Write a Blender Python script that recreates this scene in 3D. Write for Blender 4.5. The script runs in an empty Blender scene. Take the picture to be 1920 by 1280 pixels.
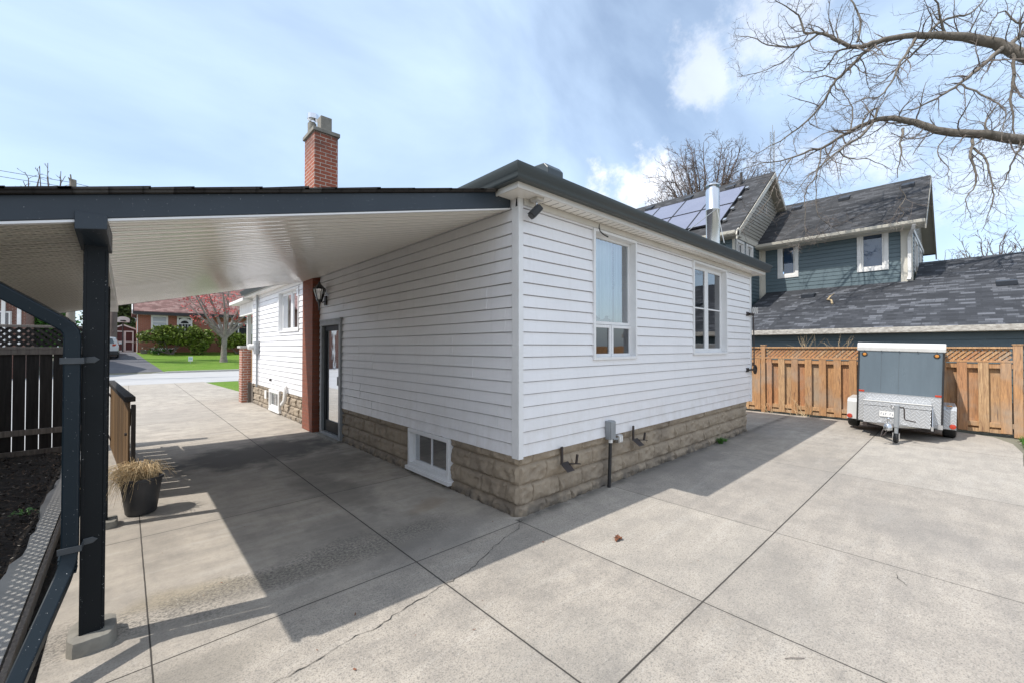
import bpy, math, random
from mathutils import Vector, noise
R = math.radians
V = Vector
scene = bpy.context.scene
rng = random.Random(7)

# ------------------------------------------------------------------ camera, sky, sun, exposure
FPX = 786.0
A_CAM = R(47.3)
PITCH = math.atan(10 / FPX)
CAM = V((-2.88, -3.02, 1.70))
fw = V((math.cos(A_CAM), math.sin(A_CAM), 0)); rt = V((math.sin(A_CAM), -math.cos(A_CAM), 0)); up = V((0, 0, 1))
fwd = fw * math.cos(PITCH) + up * math.sin(PITCH)
cd = bpy.data.cameras.new("Camera"); cam = bpy.data.objects.new("Camera", cd)
scene.collection.objects.link(cam); scene.camera = cam
cd.sensor_width = 36; cd.lens = FPX / 1920 * 36; cd.clip_end = 3000; cd.clip_start = 0.05
cam.location = CAM; cam.rotation_euler = fwd.to_track_quat('-Z', 'Y').to_euler()

SUN = V((-0.70, 0.20, 1.0)).normalized()
EXPOSURE = 0.50
SKY = 0.135
world = bpy.data.worlds.new("World"); scene.world = world; world.use_nodes = True
wt = world.node_tree; wt.nodes.clear()
def wn(t, **k):
    n = wt.nodes.new(t)
    for a, b in k.items(): setattr(n, a, b)
    return n
sky = wn('ShaderNodeTexSky', sky_type='NISHITA', sun_disc=False)
sky.sun_elevation = math.asin(SUN.z); sky.sun_rotation = math.atan2(SUN.x, SUN.y) % (2 * math.pi)
sky.air_density = 1.0; sky.dust_density = 1.5; sky.ozone_density = 1.0
tc = wn('ShaderNodeTexCoord')
mp = wn('ShaderNodeMapping'); mp.inputs['Rotation'].default_value = (R(20), R(-25), R(15)); mp.inputs['Scale'].default_value = (1.0, 2.4, 2.2)
n1 = wn('ShaderNodeTexNoise'); n1.inputs['Scale'].default_value = 1.0; n1.inputs['Detail'].default_value = 8; n1.inputs['Roughness'].default_value = .52; n1.inputs['Distortion'].default_value = .5
r1 = wn('ShaderNodeMapRange'); r1.inputs[1].default_value = .34; r1.inputs[2].default_value = .70; r1.inputs[3].default_value = .20; r1.inputs[4].default_value = .72
wt.links.new(tc.outputs['Generated'], mp.inputs['Vector']); wt.links.new(mp.outputs[0], n1.inputs['Vector']); wt.links.new(n1.outputs['Fac'], r1.inputs[0])
# two puffs of cumulus: a soft mask round a direction, broken up by noise
n2 = wn('ShaderNodeTexNoise'); n2.inputs['Scale'].default_value = 9; n2.inputs['Detail'].default_value = 8; n2.inputs['Roughness'].default_value = .66
wt.links.new(tc.outputs['Generated'], n2.inputs['Vector'])
def puff(d, size, amount, squash):
    v = V(d).normalized()
    sub = wn('ShaderNodeVectorMath', operation='SUBTRACT'); sub.inputs[1].default_value = v
    wt.links.new(tc.outputs['Generated'], sub.inputs[0])
    scl = wn('ShaderNodeVectorMath', operation='MULTIPLY'); scl.inputs[1].default_value = (1 / size, 1 / size, 1 / (size * squash))
    wt.links.new(sub.outputs[0], scl.inputs[0])
    ln = wn('ShaderNodeVectorMath', operation='LENGTH'); wt.links.new(scl.outputs[0], ln.inputs[0])
    ad = wn('ShaderNodeMath', operation='MULTIPLY_ADD'); ad.inputs[1].default_value = -3.6; ad.inputs[2].default_value = 1.8
    wt.links.new(n2.outputs['Fac'], ad.inputs[0])
    sm = wn('ShaderNodeMath', operation='ADD'); wt.links.new(ln.outputs['Value'], sm.inputs[0]); wt.links.new(ad.outputs[0], sm.inputs[1])
    mr = wn('ShaderNodeMapRange'); mr.interpolation_type = 'SMOOTHSTEP'
    mr.inputs[1].default_value = .35; mr.inputs[2].default_value = 1.30; mr.inputs[3].default_value = amount; mr.inputs[4].default_value = 0
    wt.links.new(sm.outputs[0], mr.inputs[0]); return mr
def skydir(x, y): return (fwd * FPX + rt * (x - 960) - (-fw * math.sin(PITCH) + up * math.cos(PITCH)) * (y - 640)).normalized()
fac = None
for (x, y, s, a, q) in ((1195, 350, .078, 1.0, 1.0), (1325, 125, .052, .45, 1.6), (1430, 60, .09, .42, .9), (1580, 300, .10, .45, .5), (1850, 330, .08, .35, .7)):
    m = puff(skydir(x, y), s, a, q)
    if fac is None: fac = m.outputs[0]; continue
    mx = wn('ShaderNodeMath', operation='MAXIMUM'); wt.links.new(fac, mx.inputs[0]); wt.links.new(m.outputs[0], mx.inputs[1]); fac = mx.outputs[0]
mix = wn('ShaderNodeMix', data_type='RGBA'); mix.inputs['B'].default_value = (5.5, 6.9, 8.6, 1)
wt.links.new(r1.outputs[0], mix.inputs['Factor'])
# whitening added to the unseen sky behind the viewer, to neutralise light in shade
dt = wn('ShaderNodeVectorMath', operation='DOT_PRODUCT'); dt.inputs[1].default_value = tuple(fw); wt.links.new(tc.outputs['Generated'], dt.inputs[0])
bk = wn('ShaderNodeMapRange'); bk.interpolation_type = 'SMOOTHSTEP'
for i_, v_ in enumerate((.35, -.35, 0, .42)): bk.inputs[i_ + 1].default_value = v_
wt.links.new(dt.outputs['Value'], bk.inputs[0])
mx = wn('ShaderNodeMath', operation='MAXIMUM'); wt.links.new(fac, mx.inputs[0]); wt.links.new(bk.outputs[0], mx.inputs[1]); fac = mx.outputs[0]
mix2 = wn('ShaderNodeMix', data_type='RGBA'); mix2.inputs['B'].default_value = (6.7, 6.9, 7.4, 1); wt.links.new(fac, mix2.inputs['Factor']); wt.links.new(mix.outputs['Result'], mix2.inputs['A']); wt.links.new(sky.outputs[0], mix.inputs['A'])
bg = wn('ShaderNodeBackground'); bg.inputs['Strength'].default_value = SKY
wo = wn('ShaderNodeOutputWorld'); wt.links.new(mix2.outputs['Result'], bg.inputs['Color']); wt.links.new(bg.outputs[0], wo.inputs['Surface'])

sd = bpy.data.lights.new("Sun", 'SUN'); sd.energy = 3.4; sd.angle = R(.5); sd.color = (1, .955, .89)
so = bpy.data.objects.new("Sun", sd); scene.collection.objects.link(so)
so.rotation_euler = (-SUN).to_track_quat('-Z', 'Y').to_euler(); so.location = (-20, 6, 30)
scene.view_settings.view_transform = 'Standard'; scene.view_settings.look = 'None'
scene.view_settings.exposure = EXPOSURE; scene.view_settings.gamma = 1; scene.view_settings.use_curve_mapping = False
scene.render.engine = 'CYCLES'
scene.cycles.max_bounces = 8; scene.cycles.transparent_max_bounces = 12
scene.cycles.use_denoising = True

# ------------------------------------------------------------------ materials
class NT:
    def __init__(s, name):
        s.m = bpy.data.materials.new(name); s.m.use_nodes = True; s.t = s.m.node_tree
        s.b = s.t.nodes['Principled BSDF']; s.o = s.t.nodes['Material Output']
        s.tc = s.n('ShaderNodeTexCoord')
    def n(s, t, **k):
        n = s.t.nodes.new(t)
        for a, b in k.items(): setattr(n, a, b)
        return n
    def l(s, a, b): s.t.links.new(a, b)
    def vec(s, scale=(1, 1, 1), rot=(0, 0, 0)):
        m = s.n('ShaderNodeMapping'); m.inputs['Scale'].default_value = scale; m.inputs['Rotation'].default_value = rot
        s.l(s.tc.outputs['Object'], m.inputs['Vector']); return m.outputs[0]
    def noise(s, scale, vec=None, detail=4, rough=.55, dist=0):
        n = s.n('ShaderNodeTexNoise'); n.inputs['Scale'].default_value = scale; n.inputs['Detail'].default_value = detail
        n.inputs['Roughness'].default_value = rough; n.inputs['Distortion'].default_value = dist
        s.l(vec if vec else s.tc.outputs['Object'], n.inputs['Vector']); return n.outputs['Fac']
    def rng(s, x, a, b, c=0, d=1, smooth=False):
        n = s.n('ShaderNodeMapRange')
        if smooth: n.interpolation_type = 'SMOOTHSTEP'
        for i, v in enumerate((a, b, c, d)): n.inputs[i + 1].default_value = v
        s.l(x, n.inputs[0]); return n.outputs[0]
    def math(s, op, a, b=None):
        n = s.n('ShaderNodeMath', operation=op)
        for i, v in enumerate((a, b)):
            if v is None: continue
            if isinstance(v, (int, float)): n.inputs[i].default_value = v
            else: s.l(v, n.inputs[i])
        return n.outputs[0]
    def mix(s, f, a, b, mode='MIX'):
        n = s.n('ShaderNodeMix', data_type='RGBA', blend_type=mode)
        for k, v in (('Factor', f), ('A', a), ('B', b)):
            if isinstance(v, (int, float)): n.inputs[k].default_value = v
            elif isinstance(v, tuple): n.inputs[k].default_value = v if len(v) == 4 else v + (1,)
            else: s.l(v, n.inputs[k])
        return n.outputs['Result']
    def island(s): return s.n('ShaderNodeNewGeometry').outputs['Random Per Island']
    def bump(s, h, strength=.3, dist=.01):
        n = s.n('ShaderNodeBump'); n.inputs['Strength'].default_value = strength; n.inputs['Distance'].default_value = dist
        s.l(h, n.inputs['Height']); s.l(n.outputs[0], s.b.inputs['Normal'])
    def col(s, c): s.l(c, s.b.inputs['Base Color'])
    def set(s, **k):
        for a, v in k.items(): s.b.inputs[{'rough': 'Roughness', 'metal': 'Metallic', 'spec': 'Specular IOR Level', 'coat': 'Coat Weight'}[a]].default_value = v
    def sep(s):
        n = s.n('ShaderNodeSeparateXYZ'); s.l(s.tc.outputs['Object'], n.inputs[0]); return n.outputs

def pm(name, c1, c2=None, scale=6, rough=.6, metal=0, spec=.5, bump=0, bscale=60, bdist=.004, stretch=(1, 1, 1), island=0, speck=0, coat=0):
    """plain weathered material: two tones by noise, optional per-piece tone, light speckle and bump"""
    t = NT(name); c2 = c2 or tuple(x * .8 for x in c1)
    v = t.vec(stretch); f = t.rng(t.noise(scale, v, 6, .6), .3, .7)
    c = t.mix(f, c1, c2)
    if island:
        k = t.rng(t.island(), 0, 1, 1 - island, 1 + island)
        n = t.n('ShaderNodeCombineColor'); [t.l(k, n.inputs[i]) for i in range(3)]
        c = t.mix(1.0, c, n.outputs[0], 'MULTIPLY')
    if speck:
        s_ = t.rng(t.noise(150, None, 2, .4), .735, .76); c = t.mix(t.math('MULTIPLY', s_, speck), c, (.75, .75, .75))
    t.col(c); t.set(rough=rough, metal=metal, spec=spec, coat=coat)
    rr = t.rng(f, 0, 1, max(.03, rough - .08), min(1, rough + .08)); t.l(rr, t.b.inputs['Roughness'])
    if bump: t.bump(t.noise(bscale, v, 5, .6), bump, bdist)
    return t.m

M = {}
M['siding'] = pm('siding_vinyl', (.83, .82, .83), (.78, .775, .785), 1.2, .36, spec=.45, bump=.05, bscale=160, stretch=(1, 1, 3))
def siding_mat():
    t = NT('siding_vinyl'); v = t.vec((1, 1, 3)); c = t.mix(t.rng(t.noise(1.2, v, 6, .6), .3, .7), (.83, .82, .83), (.77, .765, .775))
    st_ = t.rng(t.noise(3.0, t.vec((6, 6, .35)), 4, .6), .52, .75, 0, .20); c = t.mix(st_, c, (.60, .585, .56))
    z = t.sep()[2]; sp_ = t.math('MULTIPLY', t.rng(z, 1.25, .60, 0, 1, True), t.rng(t.noise(5, t.vec((1, 1, .6)), 5, .65), .42, .70, 0, .32)); c = t.mix(sp_, c, (.48, .44, .38))
    t.col(c); t.l(t.rng(t.noise(2.5, v, 4), .3, .7, .28, .46), t.b.inputs['Roughness']); t.set(spec=.45); t.bump(t.noise(2.6, t.vec((1, 1, .3)), 3, .5), .10, .02); return t.m
M['siding'] = siding_mat()
M['white'] = pm('white_trim', (.80, .80, .80), (.72, .72, .72), 3, .38)
M['grime_white'] = pm('weathered_white', (.66, .64, .58), (.40, .38, .34), 5, .6, bump=.1, stretch=(1, 1, 3))
M['soffit'] = pm('soffit_metal', (.92, .89, .83), (.87, .84, .78), 1.5, .17, spec=.75, stretch=(.3, 2, 1))
M['vsoffit'] = None
M['beamwhite'] = pm('beam_cladding', (.66, .63, .58), (.56, .54, .49), 2, .4)
M['slate'] = pm('slate_blue_metal', (.024, .036, .050), (.018, .028, .040), 1.3, .42, speck=.9)
M['darkmetal'] = pm('dark_post_metal', (.008, .011, .014), (.005, .007, .009), 2, .45, spec=.22, speck=.7)
M['gutter'] = pm('gutter_metal', (.050, .062, .066), (.036, .046, .05), 1.2, .36, stretch=(.4, .4, 3))
M['downpipe'] = pm('downpipe_metal', (.012, .022, .031), (.008, .016, .023), 2, .40, spec=.28, speck=.8)
M['strap'] = pm('strap_metal', (.07, .08, .09), (.05, .055, .06), 8, .4)
M['black'] = pm('black_plastic', (.014, .014, .015), (.024, .024, .025), 8, .42)
M['potplastic'] = pm('pot_plastic', (.040, .041, .044), (.028, .028, .03), 5, .5, bump=.05)
M['iron'] = pm('rusty_iron', (.045, .032, .028), (.022, .018, .017), 12, .6, bump=.2)
M['greymetal'] = pm('grey_metal', (.30, .32, .33), (.24, .25, .26), 6, .42)
M['steel'] = pm('bright_steel', (.72, .73, .75), (.58, .60, .62), 3, .2, metal=1, stretch=(1, 1, .3))
M['alum'] = pm('aluminium', (.66, .66, .66), (.55, .55, .55), 4, .34, metal=.9)
M['rubber'] = pm('tyre_rubber', (.012, .012, .012), (.02, .02, .02), 8, .75)
M['trailerblue'] = pm('trailer_blue_grey', (.128, .163, .190), (.10, .130, .154), 3.5, .33, bump=.04, bscale=5, stretch=(1, 1.6, .35))
M['gelcoat'] = pm('white_gelcoat', (.62, .62, .605), (.50, .495, .475), 5, .32, stretch=(1, 1, .4))
M['amber'] = pm('amber_lens', (.55, .24, .05), (.45, .18, .03), 20, .2)
M['redlens'] = pm('red_lens', (.50, .06, .03), (.40, .04, .02), 20, .2)
M['cream'] = pm('cream_trim', (.60, .57, .49), (.53, .50, .43), 3, .5)
M['teal'] = pm('teal_siding', (.098, .142, .160), (.084, .124, .142), 2, .5, bump=.15, bscale=30, stretch=(.3, .3, 3))
M['taupe'] = pm('taupe_siding', (.34, .32, .27), (.29, .27, .23), 2, .5)
M['solar'] = pm('solar_glass', (.19, .19, .25), (.16, .16, .22), 1.5, .12, spec=.8, coat=.6)
M['soil'] = pm('dark_soil', (.026, .020, .016), (.012, .010, .008), 9, .95, bump=.8, bscale=30, bdist=.03)
M['chips'] = pm('wood_chips', (.085, .06, .042), (.03, .022, .017), 6, .9, island=.9)
M['pebbles'] = pm('grey_litter', (.30, .27, .23), (.16, .14, .12), 6, .9, island=.8)
M['oldwood'] = pm('weathered_dark_wood', (.033, .027, .022), (.016, .013, .011), 4, .75, bump=.4, bscale=16, stretch=(8, 8, .6), island=.45)
M['greywood'] = pm('grey_wood', (.25, .215, .18), (.13, .11, .095), 5, .8, bump=.4, bscale=16, stretch=(8, 8, .6), island=.3)
M['gatewood'] = pm('gate_wood', (.20, .12, .055), (.10, .06, .03), 4, .65, bump=.3, bscale=14, stretch=(8, 8, .6), island=.4)
M['porchwood'] = pm('porch_wood', (.34, .19, .08), (.22, .12, .05), 4, .65, bump=.3, bscale=14, stretch=(8, 8, .6), island=.3)
M['straw'] = pm('dry_straw', (.66, .51, .31), (.42, .31, .17), 5, .8, island=.5)
M['leafbrown'] = pm('dead_leaf', (.22, .075, .03), (.12, .05, .025), 20, .7)
M['bark'] = pm('bark', (.20, .175, .145), (.10, .086, .07), 7, .9, bump=.8, bscale=22, bdist=.02, stretch=(1, 1, .5))
M['twig'] = pm('twig_bark', (.19, .16, .138), (.11, .09, .078), 3, .9)
M['fartwig'] = pm('distant_twig_bark', (.16, .125, .112), (.11, .086, .078), 1, .9)
M['greybark'] = pm('grey_bark', (.27, .24, .21), (.16, .14, .12), 5, .9, bump=.5, bscale=10, bdist=.02)
M['redbud'] = pm('red_buds', (.50, .075, .06), (.34, .04, .04), 3, .7, island=.4)
M['yew'] = pm('yew_leaves', (.19, .23, .03), (.075, .125, .016), 1.3, .6, island=.6)
M['cedarleaf'] = pm('conifer_leaves', (.10, .135, .03), (.05, .08, .02), .8, .65, island=.6)
M['weed'] = pm('weed_leaves', (.08, .22, .03), (.05, .14, .02), 8, .55, island=.4)
M['asphalt'] = pm('asphalt', (.115, .115, .125), (.085, .085, .095), 1.5, .9, bump=.3, bscale=120)
M['road'] = pm('road_surface', (.42, .415, .41), (.36, .355, .35), .6, .9, bump=.2, bscale=90)
M['kerb'] = pm('kerb_concrete', (.45, .44, .41), (.36, .35, .33), 3, .9)
M['footing'] = pm('footing_concrete', (.26, .245, .21), (.17, .16, .14), 9, .9, bump=.5, bscale=40, bdist=.006)
M['whitepaint'] = pm('white_paint', (.78, .77, .75), (.68, .67, .64), 4, .5)
M['carpaint'] = pm('silver_car_paint', (.50, .52, .54), (.47, .49, .51), 2, .25, metal=.4, coat=.6)
M['pole'] = pm('weathered_pole', (.24, .215, .18), (.16, .14, .115), 3, .9, stretch=(3, 3, .3))
M['curtain'] = pm('sheer_curtain', (.62, .70, .70), (.45, .53, .54), 5, .9, stretch=(5, 5, .5))
M['darkroom'] = pm('dark_room', (.030, .032, .034), (.018, .019, .02), 1.5, .9)
M['blind'] = pm('pale_blind', (.55, .57, .60), (.46, .48, .51), 3, .8, stretch=(.3, .3, 20))
M['petal'] = pm('pale_petals', (.80, .78, .74), (.70, .64, .60), 4, .7, island=.2)

def glass(name, tint, refl=.35, rough=.02, k=1.6):
    t = NT(name)
    gl = t.n('ShaderNodeBsdfGlossy'); gl.inputs['Roughness'].default_value = rough; gl.inputs['Color'].default_value = (.95, .97, 1, 1)
    tr = t.n('ShaderNodeBsdfTransparent'); tr.inputs['Color'].default_value = tint + (1,)
    lw = t.n('ShaderNodeFresnel'); lw.inputs['IOR'].default_value = 1.5
    f = t.math('ADD', t.math('MULTIPLY', lw.outputs[0], k), refl)
    f = t.math('MINIMUM', f, 1.0)
    mx = t.n('ShaderNodeMixShader'); t.l(f, mx.inputs[0]); t.l(tr.outputs[0], mx.inputs[1]); t.l(gl.outputs[0], mx.inputs[2])
    nz = t.noise(2.2, None, 2, .5); b = t.n('ShaderNodeBump'); b.inputs['Strength'].default_value = .06; b.inputs['Distance'].default_value = .02
    t.l(nz, b.inputs['Height']); t.l(b.outputs[0], gl.inputs['Normal'])
    t.l(mx.outputs[0], t.o.inputs['Surface']); return t.m
M['glass'] = glass('window_glass', (.86, .93, .92), .26)
M['darkglass'] = glass('dim_window_glass', (.55, .58, .60), .05)
M['blackglass'] = glass('basement_glass', (.35, .37, .38), .0, .02, .55)
M['skyglass'] = glass('sky_window_glass', (.62, .74, .86), .06, .02, 1.0)  # tinted blue to suggest reflected sky
M['skytint'] = pm('sky_tint_backing', (.075, .145, .25), (.05, .10, .19), 1.5, .6, stretch=(1, 1, 2))  # reflected blue sky painted into the backing behind the neighbour's panes

def cedar():
    t = NT('cedar_boards'); isl = t.island()
    cr = t.n('ShaderNodeValToRGB'); e = cr.color_ramp.elements
    e[0].position = 0; e[0].color = (.44, .225, .095, 1); e[1].position = 1; e[1].color = (.50, .35, .21, 1)
    for p, c in ((.25, (.56, .31, .135, 1)), (.5, (.50, .225, .10, 1)), (.75, (.60, .37, .18, 1))):
        x = e.new(p); x.color = c
    t.l(isl, cr.inputs[0])
    v = t.vec((9, 9, .7)); g = t.noise(6, v, 6, .65, 1.2)
    add = t.n('ShaderNodeVectorMath', operation='ADD'); cx = t.n('ShaderNodeCombineXYZ'); t.l(t.math('MULTIPLY', isl, 37.0), cx.inputs[0]); t.l(t.math('MULTIPLY', isl, 11.0), cx.inputs[2])
    t.l(v, add.inputs[0]); t.l(cx.outputs[0], add.inputs[1])
    g = t.noise(4, add.outputs[0], 6, .65, 1.5)
    c = t.mix(t.rng(g, .35, .72), cr.outputs[0], (.22, .115, .06))
    kn = t.rng(t.noise(5, add.outputs[0], 1, .3), .73, .78); c = t.mix(kn, c, (.12, .055, .03))
    wz = t.rng(t.noise(1.6, None, 3, .6), .50, .72, 0, .55); c = t.mix(wz, c, (.36, .31, .25))
    t.col(c); t.set(rough=.7); t.bump(g, .25, .004); return t.m
M['cedar'] = cedar()

def perforated():
    t = NT('perforated_soffit'); s = t.sep()
    w = t.math('SINE', t.math('MULTIPLY', s[0], 2 * math.pi / .042)); h = t.math('SINE', t.math('MULTIPLY', s[1], 2 * math.pi / .05))
    f = t.rng(t.math('MULTIPLY', w, h), .05, .5, 0, .75)
    c = t.mix(t.noise(2), (.60, .575, .50), (.52, .495, .43)); t.col(t.mix(f, c, (.27, .255, .215))); t.set(rough=.4); return t.m
M['vsoffit'] = perforated()

def wall_uv(t):
    """wall coordinates (along, height) picked by the face normal"""
    geo = t.n('ShaderNodeNewGeometry'); ns = t.n('ShaderNodeSeparateXYZ'); t.l(geo.outputs['True Normal'], ns.inputs[0])
    ax = t.math('GREATER_THAN', t.math('ABSOLUTE', ns.outputs[0]), .5); s = t.sep()
    u = t.math('ADD', t.math('MULTIPLY', s[1], ax), t.math('MULTIPLY', s[0], t.math('SUBTRACT', 1.0, ax)))
    c = t.n('ShaderNodeCombineXYZ'); t.l(u, c.inputs[0]); t.l(s[2], c.inputs[1]); return c.outputs[0]

def brick(name, a, b, mortar, bw=.21, bh=.075, ms=.012, soot=None):
    t = NT(name); uv = wall_uv(t)
    br = t.n('ShaderNodeTexBrick'); br.inputs['Scale'].default_value = 1; br.inputs['Brick Width'].default_value = bw; br.inputs['Row Height'].default_value = bh
    br.inputs['Mortar Size'].default_value = ms; br.inputs['Mortar Smooth'].default_value = .2; br.inputs['Bias'].default_value = 0
    br.inputs['Color1'].default_value = a + (1,); br.inputs['Color2'].default_value = b + (1,); br.inputs['Mortar'].default_value = mortar + (1,)
    t.l(uv, br.inputs['Vector']); c = t.mix(t.rng(t.noise(14, None, 4), .35, .75, 0, .45), br.outputs['Color'], tuple(x * .55 for x in a))
    c = t.mix(t.rng(t.noise(2.2, None, 3), .5, .8, 0, .35), c, tuple(x * 1.3 for x in b))
    if soot:
        z = t.sep()[2]; k = t.math('MULTIPLY', t.rng(z, soot[0], soot[1]), t.rng(t.noise(3.5, None, 3), .25, .6)); c = t.mix(t.math('MULTIPLY', k, .85), c, (.07, .05, .045))
    t.col(c); t.set(rough=.85)
    h = t.math('MULTIPLY', br.outputs['Fac'], -1.0); h2 = t.math('ADD', h, t.math('MULTIPLY', t.noise(60), .3)); t.bump(h2, .6, .006); return t.m
M['chimneybrick'] = brick('chimney_brick', (.37, .10, .050), (.27, .08, .045), (.52, .46, .40), .215, .0755, .0075, (5.45, 6.1))
M['pierbrick'] = brick('pier_brick', (.27, .088, .050), (.22, .075, .046), (.20, .10, .07), .215, .0755, .008)
M['porchbrick'] = brick('porch_brick', (.40, .16, .095), (.32, .12, .075), (.50, .45, .40))
M['farbrick'] = brick('far_brick', (.36, .115, .065), (.29, .09, .055), (.36, .25, .19), .25, .08, .01)

def shingles(name, along, run, slope, base, pale, w=.32, h=.14, far=False):
    """asphalt shingles: rows across the slope, per-tab tone"""
    t = NT(name); s = t.sep(); k = math.sqrt(1 + slope * slope)
    c = t.n('ShaderNodeCombineXYZ'); t.l(s[along], c.inputs[0]); t.l(t.math('MULTIPLY', s[run], k), c.inputs[1])
    def lay(sx, off, sq):
        br = t.n('ShaderNodeTexBrick'); br.offset = .37; br.offset_frequency = 2; br.squash = sq; br.squash_frequency = 3
        br.inputs['Scale'].default_value = 1; br.inputs['Brick Width'].default_value = w * sx; br.inputs['Row Height'].default_value = h
        br.inputs['Mortar Size'].default_value = .004; br.inputs['Mortar Smooth'].default_value = .3
        br.inputs['Color1'].default_value = (0, 0, 0, 1); br.inputs['Color2'].default_value = (1, 1, 1, 1); br.inputs['Mortar'].default_value = (.2, .2, .2, 1)
        mp_ = t.n('ShaderNodeMapping'); mp_.inputs['Location'].default_value = (off, 0, 0); t.l(c.outputs[0], mp_.inputs['Vector']); t.l(mp_.outputs[0], br.inputs['Vector']); return br
    b1 = lay(1, .0, 1.0); b2 = lay(.62, .13, 1.5)
    f = t.math('MULTIPLY', b1.outputs['Color'], b2.outputs['Color'])
    f2 = t.math('MULTIPLY', t.math('ADD', b1.outputs['Color'], b2.outputs['Color']), .5)
    col = t.mix(t.rng(f2, .15, .85), tuple(x * .85 for x in base), tuple(x * 1.55 for x in base)); col = t.mix(t.rng(f, .30, .72), col, pale)
    col = t.mix(t.rng(t.noise(90, None, 3), .35, .7, 0, .35), col, tuple(x * .5 for x in base))
    # dark line under every course
    row = t.math('FRACT', t.math('DIVIDE', t.math('MULTIPLY', s[run], k), h)); ln = t.rng(row, .0, .14, .7, 0)
    col = t.mix(ln, col, tuple(x * .35 for x in base))
    t.col(col); t.set(rough=.92, spec=.25)
    hh = t.math('ADD', t.math('MULTIPLY', row, -1.0), t.math('MULTIPLY', t.noise(120), .5)); t.bump(hh, .6, .008); return t.m
M['garshingle'] = shingles('garage_shingles', 1, 0, .39, (.046, .049, .056), (.145, .152, .17), .28, .14)
M['nbshingle'] = shingles('neighbour_shingles', 1, 0, .70, (.046, .047, .050), (.095, .097, .104), .26, .135)
M['farshingle'] = shingles('far_shingles', 0, 1, .6, (.18, .105, .095), (.30, .20, .18), .4, .2)
M['houseshingle'] = shingles('house_shingles', 1, 0, .42, (.055, .055, .058), (.10, .10, .105))
M['cpshingle'] = shingles('carport_shingles', 1, 0, .25, (.040, .036, .034), (.085, .08, .075), .3, .14)

def stone():
    t = NT('rockface_block'); g = t.n('ShaderNodeNewGeometry')
    c = t.mix(t.rng(t.noise(3, None, 5), .3, .7), (.35, .285, .21), (.25, .202, .15))
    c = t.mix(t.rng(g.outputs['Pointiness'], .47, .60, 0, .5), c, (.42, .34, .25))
    c = t.mix(t.rng(t.noise(1.1, None, 4), .55, .75, 0, .5), c, (.16, .135, .11))
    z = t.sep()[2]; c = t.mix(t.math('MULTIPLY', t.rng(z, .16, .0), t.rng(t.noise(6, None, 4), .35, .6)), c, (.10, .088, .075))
    t.col(c); t.set(rough=.85); t.bump(t.noise(45, None, 5, .65), .7, .008); return t.m
M['stone'] = stone()

def plate():
    t = NT('tread_plate'); v1 = t.vec((46, 46, 46)); s = t.n('ShaderNodeSeparateXYZ'); t.l(v1, s.inputs[0])
    a = t.math('SINE', t.math('MULTIPLY', t.math('ADD', s[1] if False else s.outputs[1], s.outputs[2]), 2.2)); b = t.math('SINE', t.math('MULTIPLY', t.math('SUBTRACT', s.outputs[1], s.outputs[2]), 2.2))
    ch = t.math('GREATER_THAN', t.math('SINE', t.math('MULTIPLY', s.outputs[1], 1.1)), 0.0)
    f = t.math('ADD', t.math('MULTIPLY', t.rng(a, .55, .9), ch), t.math('MULTIPLY', t.rng(b, .55, .9), t.math('SUBTRACT', 1.0, ch)))
    t.col(t.mix(f, (.48, .49, .50), (.66, .67, .68))); t.set(rough=.38, metal=.45); t.bump(f, .8, .005); return t.m
M['plate'] = plate()

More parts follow.
